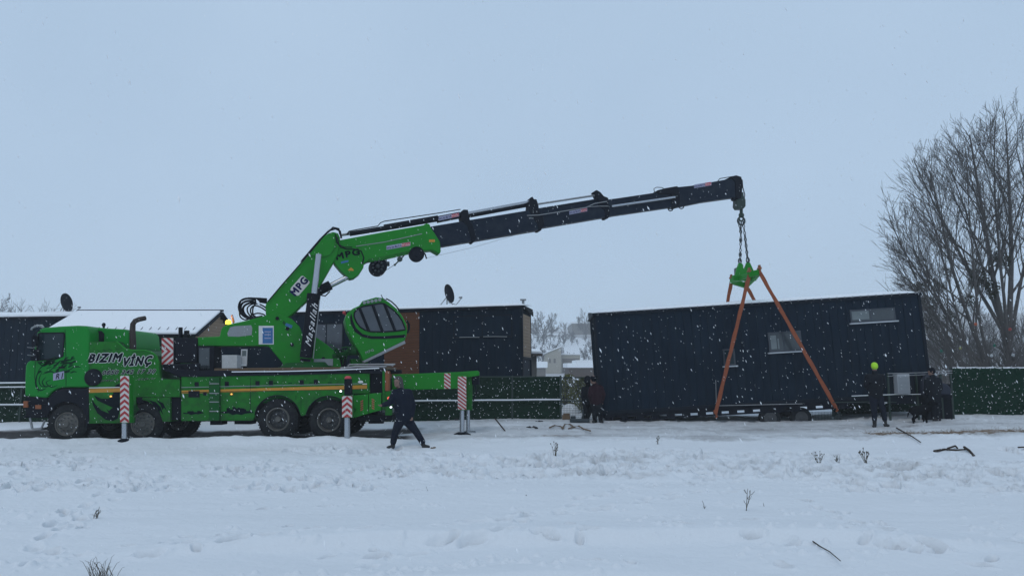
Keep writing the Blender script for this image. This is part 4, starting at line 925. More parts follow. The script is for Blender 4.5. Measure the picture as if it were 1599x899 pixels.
# ---- deck body
deck = [(282, 587), (330, 586.5), (400, 585.5), (578, 582.5), (578, 616), (551, 617), (549, 640)]
bodyp = [(283, 587.5), (577, 582.5), (577, 614), (551, 614.5), (549.5, 636)]
for a in range(0, 175, 9): bodyp.append((513 + 36.5 * math.cos(R(a)), 654 - 36.5 * math.sin(R(a))) if a > 22 else (549.5, 640)) if a == 0 or a > 22 else None
body = [(283, 587.5), (577, 582.5), (577, 614), (551, 614.5), (549, 638)]
def arcp(cx, cy, r, a0, a1, n=12): return [(cx + r * math.cos(R(a0 + (a1 - a0) * k / n)), cy - r * math.sin(R(a0 + (a1 - a0) * k / n))) for k in range(n + 1)]
body += arcp(513, 654, 36, 20, 150)
body += [(476, 648), (470, 649)]
body += arcp(433, 653, 36, 25, 176)
body += [(395, 656), (283, 657)]
g = G(); g.pp(T, body, .10, 0); db = build('deck_body', g, M[B1], tk, bevel=.006)
g = G(); g.pp(T, [(283, 588), (577, 583), (577, 625), (283, 632)], TW - .3, -.12); build('deck_box', g, M['green_dark'], tk, smooth=False)
for cx, cy in ((433, 653), (513, 654)):
    arch(cx, cy, 35.2, 36.6, 12, 172, 'wheel_arch', 'black_plain', .55, .012)
g = G(); g.pp(T, [(255, 576), (310, 578), (440, 578.5), (595, 575), (600, 575), (600, 582), (440, 585.5), (310, 588), (283, 588), (255, 578)], .35, .03); dk = build('deck_edge', g, M['black'], tk, bevel=.01)
g = G(); g.tube([T.p(x, y, .05) for x, y in ((362, 580.3), (440, 579.6), (520, 577.6), (592, 574.6))], .014, 6); build('snow_line', g, M['snow'], dk)
g = G(); g.pp(T, [(310, 575), (600, 572), (600, 576), (310, 580)], TW - .4, -.35); build('deck_floor', g, M['plank'], tk, smooth=False)
g = G(); g.pp(T, [(283, 604.2), (560, 598.2), (573, 598), (573, 598.8), (283, 605.1)], .002, .0045); build('pinstripe', g, M['grey_panel'], db, smooth=False)
g = G(); g.pp(T, [(283.5, 609.5), (573, 600.8), (573, 606.5), (283.5, 614)], .002, .0045); build('stripe', g, M['yellow_stripe'], db, smooth=False)
g = G(); g.pp(T, [(283.5, 612), (575, 606.8), (575, 607.4), (283.5, 613)], .002, .007)
for x in (306, 401, 430, 453, 486, 515): g.rect(T, x - 3, 598.5 - (x - 300) * .01, x + 3, 600 - (x - 300) * .01, .001, .003)
build('pinstripe', g, M['ink_green'], db, smooth=False)
for x, y in ((307, 599.5), (354, 599), (402, 598), (423, 597.5), (471, 596.5), (493, 596)):
    g = G(); g.rect(T, x - 3.2, y - 3.5, x + 3.2, y + 3.5, .02, .012); lt = build('latch', g, M['black_plain'], db, bevel=.004)
g = G(); g.rect(T, 294, 610, 311, 620, .05, .03); g.rect(T, 317, 612.5, 322, 617, .04, .025); build('control_socket', g, M['black_plain'], db, bevel=.006)
g = G(); g.rect(T, 326, 589, 342.5, 656, .08, .07); ld = build('ladder_panel', g, M['green_dark'], tk, bevel=.008)
for y in (598, 613, 626.5, 641): g = G(); g.rect(T, 327, y, 341.5, y + 1.4, .03, .09); build('step', g, M['steel'], ld, smooth=False)
# skyline paint
rs = random.Random(12); g = G(); pts = []
x = 285
def sil(x0, x1, yb, hmax):
    pts = [(x0, yb)]; x = x0
    while x < x1:
        w = rs.uniform(2, 6); h = hmax * rs.uniform(.25, 1) * math.sin(math.pi * min(.98, max(.08, (x - x0) / (x1 - x0)))) ; pts += [(x, yb - h), (min(x + w, x1), yb - h * rs.uniform(.8, 1))]; x += w
    pts += [(x1, yb)]; low = [(x1 - (x1 - x0) * k / 8, yb + rs.uniform(.5, 4) * math.sin(math.pi * k / 8)) for k in range(1, 8)]
    return pts + low
for a in ((286, 318, 645, 7), (344, 396, 644, 14)):
    q = sil(*a); g.add([T.p(x, y, .0045) for x, y in q], [tuple(range(len(q)))])
build('skyline_paint', g, M['ink'], db, smooth=False)
for x0, x1 in ((303, 309), (306, 308)): pass
# gaps between lockers
g = G()
for x, y0, y1 in ((391, 589, 640), (462, 617, 624), (344, 588, 656), (470, 617, 640), (551, 600, 616)): g.tube([T.p(x, y0, .002), T.p(x, y1, .002)], .006, 4)
g.tube([T.p(284, 606.5, .002), T.p(325, 606, .002)], .004, 4); build('locker_gap', g, M['black_plain'], db)
def lamp(x, y, m_, r=.022, pl=T, d=.03):
    g = G(); c = pl.p(x, y, d); g.ball(c, r * 1.0, r * .7, r * .8); o_ = build('marker_lamp', g, M[m_], tk); g = G(); g.rect(pl, x - 2.4, y - 1.8, x + 2.4, y + 1.8, .04, d - .012); build('housing', g, M['orange_paint'] if 'amber' in m_ else M['black_plain'], o_); return o_
lamp(173, 618.5, 'amber_lit', .026, T, .0); lamp(361.5, 615, 'amber_lit', .024); lamp(532, 610.5, 'white_lit', .032)
# ---- rear locker boxes, posts, opening
g = G(); g.pp(T, [(551, 617.2), (575, 615), (575, 645.5), (552, 652), (550, 652)], .5, .10); l1 = build('rear_locker', g, M['green'], tk, bevel=.012)
g = G(); g.pp(T, [(576, 614.5), (595, 613), (595, 640), (576, 645)], .5, .10); l2 = build('rear_locker', g, M['green'], tk, bevel=.012)
g = G(); 
for x0 in (563, 580.5):
    for k in range(5): y = 624 + k * 3.4; sgn = 1 if x0 < 570 else -1; a = (x0, y + (2.2 if sgn > 0 else -2.2)); b_ = (x0 + 4, y); g.add([T.p(*a, .105), T.p(*b_, .105), T.p(b_[0], b_[1] + 1.6, .105), T.p(a[0], a[1] + 1.6, .105)], [(0, 1, 2, 3)])
build('red_stripes', g, M['red_sticker'], l1, smooth=False)
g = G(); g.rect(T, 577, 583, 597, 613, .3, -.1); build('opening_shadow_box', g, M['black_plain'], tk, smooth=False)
g = G(); g.rect(T, 597, 579, 601, 640, .25, .06); build('rear_post', g, M[B1], tk, bevel=.01)
g = G(); g.rect(T, 601.2, 579, 607, 610, .25, .05); build('rear_post', g, M['orange_paint'], tk, bevel=.01)
g = G(); g.rect(T, 601.2, 610.3, 611, 648, .2, .03); build('rear_post', g, M['green_body'], tk, bevel=.01)
lamp(608, 621.5, 'red_lit', .055, T, .09); lamp(610.5, 635.5, 'white_lit', .03, T, .09)
g = G(); g.rect(T, 560, 648, 612, 656, 2.2, -.1); g.rect(T, 575, 656, 598, 661, .2, -.5); build('rear_crossmember', g, M['black_plain'], tk, bevel=.01)
g = G(); g.ball(T.p(563, 596, .01), .07, .01, .035); g.rect(T, 566, 598.6, 573, 600, .002, .006); build('badge', g, M['white_ink'], db, smooth=False)
# rods lying on the deck
g = G(); g.tube([T.p(532, 575, -.3), T.p(556, 572.5, -.3), T.p(602, 572.5, -.3), T.p(604, 569.5, -.3), T.p(615, 569.5, -.3)], .03, 8); g.tube([T.p(543, 571.5, -.7), T.p(546, 569, -.7), T.p(617, 568.5, -.7)], .022, 8); ro = build('rail_tube', g, M['steel'], tk)
# ---- outrigger jacks
def jack(xc, yt, yp, yb, yg, Yp, w, tw, kind='v', rows=8, cap=None, dark_to=None, foot=.16):
    pl = Pl(0, Yp); g = G(); g.rect(pl, xc - w / 2 + .6, yt, xc + w / 2 - .6, yb, .24, 0); j = build('outrigger_leg', g, M['green'] if dark_to is None else M[B1], tk, bevel=.01)
    g = G(); A = pl.p(xc, yb - 1, -.12); Bt = pl.p(xc, yg, -.12); g.cyl(A, Bt, pl.m(xc, yg, tw / 2), n=24); build('jack_tube', g, M['chrome'], j)
    zz = gz(Bt.x, Bt.y); g = G(); g.cyl(V((Bt.x, Bt.y, Bt.z + .03)), V((Bt.x, Bt.y, Bt.z - .02)), foot * .45, foot, 20); g.cyl(Bt - V((0, 0, .02)), Bt - V((0, 0, .06)), foot, n=20); build('foot_pad', g, M['black_plain'], j)
    if dark_to: g = G(); g.rect(pl, xc - w / 2 + 3.5, dark_to[0], xc + w / 2 - 2.5, dark_to[1], .2, .015); build('valve_block', g, M['black_plain'], j, bevel=.02)
    if cap: g = G(); c_ = pl.p(*cap, -.1); g.lathe(c_ - V((0, 0, .03)), (0, 0, 1), [(0, .09), (.05, .085), (.08, .05), (.085, .01)], 16); build('cap', g, M['red_sticker'], j)
    chevron(pl, xc - w / 2 + .4, yp, xc + w / 2 - .4, yb - .8, j, kind, .014, rows)
    return j
J1 = jack(194.5, 586, 586.5, 660, 686, 18.80, 14.5, 8.4, 'v', 8.0)
J2 = jack(542, 617, 618, 652, 687, 18.80, 16.5, 9.2, 'v', 3.6, (543.5, 590), (591, 617))
g = G(); g.cyl(V((at(194, 640, 18.9).x, 18.95, at(194, 640, 18.9).z)), V((at(194, 640, 18.9).x, 20.5, at(194, 640, 18.9).z)), .12, n=4); g.cyl(V((at(542, 640, 18.9).x, 18.95, at(542, 640, 18.9).z)), V((at(542, 640, 18.9).x, 20.5, at(542, 640, 18.9).z)), .14, n=4)
build('outrigger_beam', g, M['green_dark'], tk, smooth=False)
# rear swing beam with its own jack
Q = Pl(0, 20.9)
g = G(); g.pp(Q, [(612, 584), (640, 583.5), (715, 580.5), (745, 578.5), (748, 580), (748, 586), (728, 589), (728, 606), (640, 608.5), (612, 609)], .34, .05); sw = build('swing_beam', g, M['green'], tk, bevel=.015)
chevron(Q, 693.5, 582.5, 703.5, 606.5, sw, '\\', .058, 4)
g = G(); g.rect(Q, 729, 586, 737, 640, .3, -.1); build('leg_housing', g, M['green_body'], sw, bevel=.01)
g = G(); g.rect(Q, 737.3, 582, 748, 600, .3, -.05); g.tube([Q.p(741, 598, .0), Q.p(744, 612, .0), Q.p(739, 625, .0)], .02, 6); build('end_block', g, M['black'], sw, bevel=.02)
g = G(); g.rect(Q, 605, 577, 625, 583, .3, -.1); build('hinge_block', g, M['black_plain'], sw, bevel=.01)
for (xc, Yp, d) in ((721, 20.75, 0), (731, 21.35, 1)):
    if d == 0: jack(721.5, 586, 587.5, 640, 676, Yp, 14, 7.5, '\\', 9, foot=.24)
    else:
        pl = Pl(0, Yp); g = G(); g.cyl(pl.p(xc, 639), pl.p(xc, 673), .055, n=20); g.cyl(pl.p(xc, 673), pl.p(xc, 673) - V((0, 0, .05)), .22, n=20); build('jack_tube', g, M['chrome'], sw)
# rear underrun and pipe under the swing beam
g = G(); g.cyl(Q.p(598, 645, -.2), Q.p(618, 645, -.2), .14, n=20); build('air_tank', g, M['steel'], tk)
# ---- equipment between cab and crane
E = Pl(0, 19.75)
g = G(); g.rect(E, 274, 527, 307, 566, .9); g.pp(E, [(254, 568.5), (310, 567), (312, 588), (283, 591), (262, 580), (255, 576)], .8, .1); rk = build('hydraulic_tank', g, M['black'], tk, bevel=.015)
g = G(); g.cyl(E.p(282, 527, -.3), E.p(282, 511, -.3), .055, n=14); g.cyl(E.p(291.5, 527, -.3), E.p(291.5, 516, -.3), .07, n=14); build('filler_pipe', g, M['black_plain'], rk)
chevron(E, 252.5, 527.5, 270.5, 569, rk, '>', .05, 4.5)
g = G(); g.rect(E, 270.8, 528, 273.8, 570, .3); build('rack_frame', g, M['black_plain'], rk, smooth=False)
g = G()
for k in range(4):
    x = 262 + k * 9; g.tube([E.p(x, 570 + k, .12), E.p(x + 6, 580, .2), E.p(x + 16, 584 - k, .16), E.p(x + 26, 586, .12)], .018, 6)
build('hose', g, M['black_plain'], rk)
g = G(); g.rect(E, 308.5, 540, 334, 579, .5); gc = build('operator_cabinet', g, M['black_plain'], tk, bevel=.01)
g = G(); g.rect(E, 311, 543, 327, 575, .02, .014); build('glass_door', g, M['dim_pane'], gc, smooth=False)
g = G()
for k in range(5): g.tube([E.p(312 + k * 3, 576, .03), E.p(312.5 + k * 3, 570, .05)], .012, 6)
build('control_levers', g, M['chain'], gc)
# ---- crane: turns in its own vertical plane running away to the right
X0, X1 = at(430, 550, 20.65).x, at(1157, 300, 24.7).x
CY = math.atan2(24.7 - 20.65, X1 - X0)
K = Pl(X0, 20.65, CY)
K6 = K.off(.30)
turret = [(308.5, 526.5), (343, 525), (346, 513), (349, 509.5), (356, 506.5), (380, 501.5), (417, 492), (430, 488), (455, 497), (468, 510), (474, 525), (495, 527), (508, 536), (521, 546), (530, 558), (533, 572), (520, 577), (446, 577), (440, 565), (419, 540), (308.5, 540)]
g = G(); g.pp(K6, turret, .60); tu = build('crane_base', g, M['green'], tk, bevel=.02)
g = G(); g.pp(K6, [(355, 520), (359, 511), (366, 509), (392, 507.5), (394, 512), (393, 523), (372, 525.5), (356, 525)], .003, .006); build('grey_patch', g, M['grey_panel'], tu, smooth=False)
g = G(); g.rect(K6, 404, 508.5, 427.5, 537.5, .02, .016); st_ = build('notice_plate', g, M['white_panel'], tu, smooth=False)
g = G(); g.rect(K6, 410, 511.5, 426, 536, .003, .020); build('blue_field', g, M['blue_sticker'], st_, smooth=False)
g = G(); 
for y in (517, 521.5, 527): g.rect(K6, 413, y, 423, y + 1.6, .002, .023)
build('sticker_lines', g, M['pale_sticker'], st_, smooth=False)
g = G(); g.pp(K6, [(447, 504), (457, 508), (455, 512.5), (445, 508)], .002, .006); build('sticker', g, M['blue_sticker'], tu, smooth=False)
g = G(); g.pp(K6, [(443, 500), (446, 504), (444, 508), (441, 504)], .002, .006); build('sticker', g, M['green_dark'], tu, smooth=False)
g = G(); g.cyl(K.p(478, 572), K.p(478, 583), .75, .8, 32); g.cyl(K.p(478, 566), K.p(478, 572), .62, .7, 32); build('slew_ring', g, M['green_dark'], tu)
g = G(); g.rect(K6, 490, 560, 520, 571, .05, .05); build('grey_patch', g, M['grey_panel'], tu, bevel=.01)
g = G(); 
for x, y in ((456, 538), (449, 513), (433, 497), (505, 560)): c = K6.p(x, y, .0); g.cyl(c, c + K.n * .04, .05, n=14)
build('pin', g, M['black_plain'], tu)
g = G(); g.rect(K, 522, 553, 540, 572, .5, .25); g.cyl(K.p(535, 560, .3), K.p(535, 545, .3), .06, n=10); g.cyl(K.p(527, 556, .3), K.p(527, 546, .3), .04, n=10); build('valve_block', g, M['black'], tu, bevel=.015)
rs = random.Random(9); g = G()
for k in range(9):
    x = rs.uniform(522, 548); y = rs.uniform(540, 558); g.tube([K6.p(x, y + 12, .1), K6.p(x + rs.uniform(-8, 8), y, .2 + rs.random() * .1), K6.p(x + rs.uniform(-12, 12), y + rs.uniform(-3, 8), .15)], .016, 6)
build('hose', g, M['green_dark'], tu)
# beacon
g = G(); c = K.p(356.5, 505, .1); g.lathe(c, (0, 0, 1), [(-.02, .075), (.05, .08), (.085, .06), (.10, .02)], 20); be = build('beacon_lamp', g, M['beacon_lit'], tu)
g = G(); g.pp(K, [(363.5, 505), (366.5, 503), (363.5, 491), (360.5, 492)], .06, .1); build('bracket', g, M['orange_paint'], be, bevel=.01)
bl = bpy.data.lights.new('beacon_glow', 'POINT'); bo = bpy.data.objects.new('beacon_glow', bl); COL.objects.link(bo); bl.energy = 12; bl.color = (1, .75, .1); bl.shadow_soft_size = .12; bo.location = K.p(356.5, 499, .1)
# first boom
boom1 = [(415, 492), (414.5, 478), (416, 473), (440, 446), (475, 406), (505, 371), (512, 364.5), (520, 362), (528, 364), (531, 371), (531, 384), (527, 398), (520, 411), (500, 446), (492, 456), (479, 470), (464, 484), (451, 495), (436, 499), (422, 498)]
g = G(); g.pp(K6, boom1, .52, -.04); b1 = build('main_boom', g, M['green'], tk, bevel=.025)
g = G(); g.pp(K6, [(481, 398), (493, 383), (505, 370), (512, 365), (521, 364), (524, 372), (523, 385), (516, 398), (506, 401)], .04, .0); build('boom_head_plate', g, M['green'], b1, bevel=.01)
def quadpatch(cx, cy, L_, H_, ang, pl, d, th=.003):
    a = R(ang); ux, uy = math.cos(a), -math.sin(a); vx, vy = -math.sin(a), -math.cos(a)
    g = G(); pts = []; r = min(L_, H_) * .2
    for sx, sy in ((-1, -1), (1, -1), (1, 1), (-1, 1)):
        cxx, cyy = sx * (L_ / 2 - r), sy * (H_ / 2 - r); a0 = math.atan2(sy, sx) - R(45)
        for k in range(4): aa = a0 + R(30) * k; px_, py_ = cxx + r * math.cos(aa), cyy + r * math.sin(aa); pts.append((cx + px_ * ux + py_ * vx, cy + px_ * uy + py_ * vy))
    g.pp(pl, pts, th, d); return g
sp = build('name_plate', quadpatch(468.5, 446, 30, 17, 49, K6, -.034), M['white_mark'], b1, smooth=False)
g = G(); text_on(g, 'MPG', K6, 461, 462, 481.5, 438.5, 10.5, -.028, .05); build('lettering', g, M['navy_ink'], sp, smooth=False)
g = G(); g.tube([K6.p(x, y, -.0) for x, y in ((418, 471), (440, 445), (476, 404), (505, 369))], .018, 6); g.tube([K6.p(x, y, -.12) for x, y in ((470, 409), (500, 374), (514, 360), (524, 357), (531, 361), (533, 372))], .028, 8); g.tube([K6.p(x, y, .02) for x, y in ((512, 363), (520, 355), (529, 357), (531, 366))], .024, 8)
g.tube([K6.p(x, y, .06) for x, y in ((524, 366), (526, 378), (532, 386), (541, 389), (553, 389), (564, 392), (568, 402), (566, 412))], .02, 8)
g.tube([K6.p(x, y, .09) for x, y in ((527, 370), (529, 382), (538, 386), (550, 386))], .016, 8); build('hose', g, M['black_plain'], b1)
# loops of hose at the boom foot
g = G()
loops = [[(417, 467), (400, 466), (385, 466), (376, 470), (373, 480), (377, 490), (388, 497), (400, 497)], [(417, 470), (402, 469), (386, 470), (378, 474), (376, 482), (381, 491), (392, 497), (404, 495)],
         [(418, 473), (405, 471), (390, 473), (381, 478), (380, 486), (386, 494), (398, 496)], [(418, 483), (410, 477), (400, 474), (391, 476), (386, 482), (389, 491), (398, 495), (410, 493)],
         [(419, 488), (408, 480), (398, 477), (392, 481), (392, 489), (399, 494)], [(399, 474), (395, 481), (395, 490), (398, 495)], [(374, 484), (375, 494), (382, 499), (388, 498)], [(392, 492), (402, 489), (412, 491), (416, 496)]]
for i, lp in enumerate(loops):
    P = [K6.p(x, y, -.05 - .05 * i) for x, y in lp]; Qp = []
    for a in range(len(P) - 1):
        p0 = P[max(a - 1, 0)]; p1 = P[a]; p2 = P[a + 1]; p3 = P[min(a + 2, len(P) - 1)]
        for k in range(4): t = k / 4; Qp.append(.5 * ((2 * p1) + (p2 - p0) * t + (2 * p0 - 5 * p1 + 4 * p2 - p3) * t * t + (3 * p1 - p0 - 3 * p2 + p3) * t ** 3))
    Qp.append(P[-1]); g.tube(Qp, .030 if i < 3 else .020, 8)
build('hose', g, M['black_plain'], tu)
# lift cylinder with lettering
def rod(pl, a, b_, wpx, nm, m_, parent, d=0, n=24, w2=None):
    g = G(); A = pl.p(*a, d); B = pl.p(*b_, d); g.cyl(A, B, pl.m(a[0], a[1], wpx / 2), pl.m(b_[0], b_[1], (w2 or wpx) / 2), n); return build(nm, g, M[m_], parent)
cyl1 = rod(K6, (477.5, 558), (489.5, 465), 18.5, 'lift_cylinder', 'black', b1, .22)
g = G(); g.cyl(K6.p(489, 468, .22), K6.p(490.2, 459, .22), K6.m(489, 460, 10.4), n=24); build('cylinder_collar', g, M['black_plain'], cyl1); g = G(); g.cyl(K6.p(477, 560, .22), K6.p(476.5, 564, .22), K6.m(477, 560, 8), n=20); build('cylinder_foot', g, M['black_plain'], cyl1)
rod(K6, (490, 461), (498, 397), 9.4, 'piston_rod', 'chrome', cyl1, .22)
g = G(); g.tube([K6.p(x, y, .30) for x, y in ((499, 468), (496, 500), (491, 540), (489, 560))], .014, 6); build('oil_pipe', g, M['steel'], cyl1)
g = G(); text_on(g, 'Maşallah', K6.off(.22 + .165), 485, 541, 496.5, 474, 9, .0, .002, .6); build('lettering', g, M['white_ink'], cyl1, smooth=False)
c2 = rod(K, (492, 457), (516, 445), 15, 'tilt_cylinder', 'black', b1, .12); rod(K, (512, 448), (545, 431.5), 7.8, 'piston_rod', 'chrome', c2, .12)
g = G(); c = K.p(512, 449, .35); 
for k in range(4): g.ball(c + V((.03 * k - .05, 0, .04 * (k % 2))), .05)
g.tube([K.p(497, 460, .3), K.p(508, 462, .35), (K.p(515, 455, .3))], .02, 6); g.tube([K.p(509, 441, .3), K.p(514, 447, .32), K.p(511, 456, .3)], .02, 6); build('hose_fitting', g, M['black_plain'], c2)
# second boom (green jib)
jib = [(523, 374), (531.5, 374.6), (600, 362), (661, 351.5), (666, 348.5), (671, 350), (673, 356), (678, 363), (687, 377), (688.5, 392.5), (686.5, 396.5), (682, 394), (675, 390), (666, 391), (650, 392), (638, 394.5), (605, 402), (575, 407.5), (568.5, 411), (567.5, 418), (561, 428), (553, 434), (546.5, 435.5), (541, 431), (531, 422), (522, 411), (519, 398)]
g = G(); g.pp(K6, jib, .44, -.08); jb = build('jib_boom', g, M['green'], tk, bevel=.02)
g = G(); text_on(g, 'MPG', K6, 526, 405.5, 562, 397, 9.5, -.073, .05); build('lettering', g, M['ink'], jb, smooth=False)
g = G(); g.pp(K6, [(532.5, 408.5), (544, 406), (544, 409), (532.5, 411.5)], .002, -.073); build('sticker', g, M['blue_sticker'], jb, smooth=False)
g = G(); g.pp(K6, [(543, 422), (548, 417.5), (552, 420.5), (552, 423)], .002, -.073); build('sticker', g, M['yellow_stripe'], jb, smooth=False)
g = G(); g.tube([K6.p(x, y, -.07) for x, y in ((556, 384.5), (600, 378), (659, 365))], .012, 6); build('weld_bar', g, M['grey_panel'], jb)
g = G(); g.pp(K6, [(575, 404), (605, 398.5), (636, 392), (637, 396.5), (605, 404.5), (576, 409.5)], .05, -.055); build('keel_plate', g, M['green_body'], jb, bevel=.005)
def brand(x0, y0, x1, y1, h, pl, d, parent):
    """long sticker: pale field with blue half and red half, lettered"""
    mx = x0 + (x1 - x0) * .62; my = y0 + (y1 - y0) * .62
    g = G(); g.pp(pl, [(x0, y0), (x1, y1), (x1, y1 + h), (x0, y0 + h)], .003, d); s_ = build('sticker', g, M['pale_sticker'], parent, smooth=False)
    g = G(); g.pp(pl, [(mx + .5, my + .3), (x1 - .6, y1 + .6), (x1 - .6, y1 + h - .6), (mx + .5, my + h - .6)], .002, d + .003); build('red_field', g, M['red_sticker'], s_, smooth=False)
    g = G(); text_on(g, 'mobil', pl, x0 + 1, y0 + h - 1.2 - .2, mx - .5, my + h - 1.4, h * .55, d + .004, .02); build('lettering', g, M['navy_ink'], s_, smooth=False)
    g = G(); text_on(g, 'Vinç', pl, mx + 1, my + h - 1.6, x1 - 1.2, y1 + h - 1.4, h * .5, d + .007, .01); build('lettering', g, M['white_ink'], s_, smooth=False)
brand(603.5, 384, 641, 377.5, 6, K6, -.072, jb)
# sheave and winch under the jib
def disc(x, y, rpx, nm, parent, th=.16, d=.1, m_='black'):
    g = G(); c = K.p(x, y, d); r = K.m(x, y, rpx); g.lathe(c, -K.n, [(0, .02), (0, r * .35), (.02, r * .4), (.02, r * .86), (0, r * .9), (0, r), (th, r), (th, r * .9), (th - .02, r * .8), (th - .02, .02)], 36); return build(nm, g, M[m_], parent)
disc(651, 396.5, 11.8, 'sheave', jb, .18, .26)
wc = disc(591, 415.5, 13.5, 'winch_drum', jb, .45, .22)
g = G()
for a in range(0, 360, 40): c = K.p(590 + 8 * math.cos(R(a)), 415.5 + 8 * math.sin(R(a)), .24); g.ball(c, .035)
c = K.p(590, 415.5, .25); g.ball(c, .06); g.rect(K, 584, 403, 604, 412, .3, .15); g.cyl(K.p(604, 412, .1), K.p(608, 412, .1), .07, n=10); build('winch_fitting', g, M['chain'], wc)
g = G(); g.tube([K.p(x, y, .2) for x, y in ((632, 397), (629, 401), (622, 408), (617, 413))], .02, 8); g.tube([K.p(x, y, .2) for x, y in ((618, 412), (606, 420), (598, 424))], .007, 5); g.lathe(K.p(624, 405, .2), K.n, [(0, .03), (.02, .08), (.06, .08), (.08, .03)], 12); g.ball(K.p(616.5, 413.5, .2), .035); build('tow_hook', g, M['fence_metal'], jb)
g = G(); g.tube([K.p(x, y, .2) for x, y in ((660, 393), (664, 397), (666, 404))], .02, 8); build('hose', g, M['black_plain'], jb)
g = G(); g.tube([K.p(666, 403, .1), K.p(740, 386, .1), K.p(815, 364, .1), K.p(870, 349, .1)], .0045, 4); build('winch_cable', g, M['steel'], jb)
# extension sections
def section(pts, nm, half, m_='boom_dark'):
    g = G(); g.pp(K.off(half), pts, half * 2); return build(nm, g, M[m_], tk, bevel=.012)
s1 = section([(672, 354), (678, 352.7), (826, 328.2), (846, 326), (846, 358), (842, 358.5), (689, 384.3), (672, 386)], 'telescopic_section', .19)
s2 = section([(838, 329), (953, 311), (960, 310), (960, 336), (948, 338.3), (851, 354.6), (838, 356)], 'telescopic_section', .165)
s3 = section([(948, 312), (1022, 301), (1062, 297), (1062, 321.5), (1053, 322.5), (954, 337)], 'telescopic_section', .14)
s4 = section([(1027, 297), (1050, 293), (1080, 290), (1119, 283), (1146, 278), (1153, 277), (1157, 282), (1158, 305), (1148, 307.8), (1100, 314.5), (1057, 323.3), (1052, 321), (1050, 302), (1030, 302)], 'telescopic_section', .16)
def collar(pts, half, parent): g = G(); g.pp(K.off(half), pts, half * 2); return build('collar', g, M['black'], parent, bevel=.015)
collar([(719, 331), (724, 327), (731, 327.5), (732, 337), (735, 346), (739, 352), (744, 372), (740, 378.5), (737, 377), (730, 352), (722, 345)], .22, s1)
collar([(827, 313), (829, 308), (832, 307), (834, 311), (838, 311), (841, 320), (842, 330), (848, 336), (850, 350), (845, 360), (841, 360), (839, 351), (832, 340), (826, 328)], .20, s2)
collar([(929, 298), (932, 296.5), (938, 300), (943, 306), (950, 309), (951, 320), (953, 333), (950, 341), (946, 340.5), (944, 328), (935, 322), (934, 308)], .18, s3)
collar([(1027, 297), (1040, 293.5), (1058, 290.5), (1061, 296), (1062, 318), (1058, 324), (1050, 323), (1048, 303), (1028, 303)], .18, s4)
# top cylinders
UC = K.off(.0)
k1 = rod(UC, (546, 365.2), (603, 356), 7.5, 'extension_cylinder', 'black', s1, 0); rod(UC, (531, 367.3), (547, 365), 4, 'piston_rod', 'steel', k1, 0)
rod(UC, (600, 355.5), (684, 341), 10, 'cylinder_barrel', 'black', k1, 0)
g = G(); g.pp(K.off(.10), [(683, 337.5), (718, 330.5), (719, 339.5), (684, 346.5)], .2); sb_ = build('cylinder_guard', g, M['black_plain'], k1, bevel=.01)
brand(685, 338.5, 717, 332, 6, K.off(.10), .004, k1)
g = G(); g.tube([UC.p(x, y, .05) for x, y in ((543, 367), (545, 361), (560, 358), (590, 353), (594, 348), (600, 345.5), (650, 338), (680, 333.5), (719, 327))], .014, 6); g.tube([UC.p(545, 361, .05), UC.p(541, 366, .1)], .012, 6); build('oil_pipe', g, M['black_plain'], k1)
k2 = rod(UC, (731, 337), (829, 318.8), 7, 'extension_cylinder', 'black_plain', s2, 0); rod(UC, (731, 333.2), (829, 315), 5.5, 'piston_rod', 'chrome', k2, .02)
k3 = rod(UC, (841, 318.6), (930, 305), 3.2, 'piston_rod', 'steel', s3, 0)
rod(UC, (840, 327.5), (948, 310), 4.5, 'guide_tube', 'boom_dark', s3, 0)
rod(K.off(.17), (955, 322.3), (1054, 308), 4, 'side_rod', 'chrome', s4, .03)
g = G(); g.tube([K.off(.2).p(x, y) for x, y in ((823, 336.5), (840, 336), (866, 332), (915, 324), (928, 318), (948, 314.5))], .014, 6); g.tube([K.off(.2).p(x, y) for x, y in ((826, 340.5), (833, 341))], .014, 6); g.tube([K.off(.2).p(x, y) for x, y in ((919, 323), (935, 322), (950, 322))], .012, 6); build('oil_pipe', g, M['steel'], s3)
brand(889, 329.8, 917, 324.5, 5.4, K.off(.165), .004, s2)
brand(1084, 288.3, 1111, 283.8, 5.6, K.off(.16), .004, s4)
g = G(); g.tube([K.p(x, y, .1) for x, y in ((1022, 300), (1021, 295), (1025, 292.5), (1034, 293), (1040, 297))], .012, 6); g.tube([K.p(x, y, .1) for x, y in ((1120, 284), (1124, 279), (1145, 275.5), (1152, 277))], .014, 6)
for x, y in ((1047, 324), (1064, 320.5)): g.tube([K.p(x + 3.6 * math.cos(R(a)), y + 2 + 3.4 * math.sin(R(a)), .05) for a in range(0, 361, 30)], .018, 6)
g.tube([K.p(x, y, .1) for x, y in ((1150, 277), (1159, 281), (1160, 293), (1163, 304), (1162, 312))], .016, 6); build('hose', g, M['black_plain'], s4)
g = G(); g.pp(K.off(.19), [(1141, 276), (1150, 273.5), (1158, 276), (1160, 288), (1159, 300), (1158, 309), (1152, 311), (1149, 305), (1148, 284)], .38); g.rect(K, 1144, 306, 1149, 313, .06, .12); build('boom_head', g, M['black'], s4, bevel=.02)
g = G(); c = K.p(1157.5, 315); 
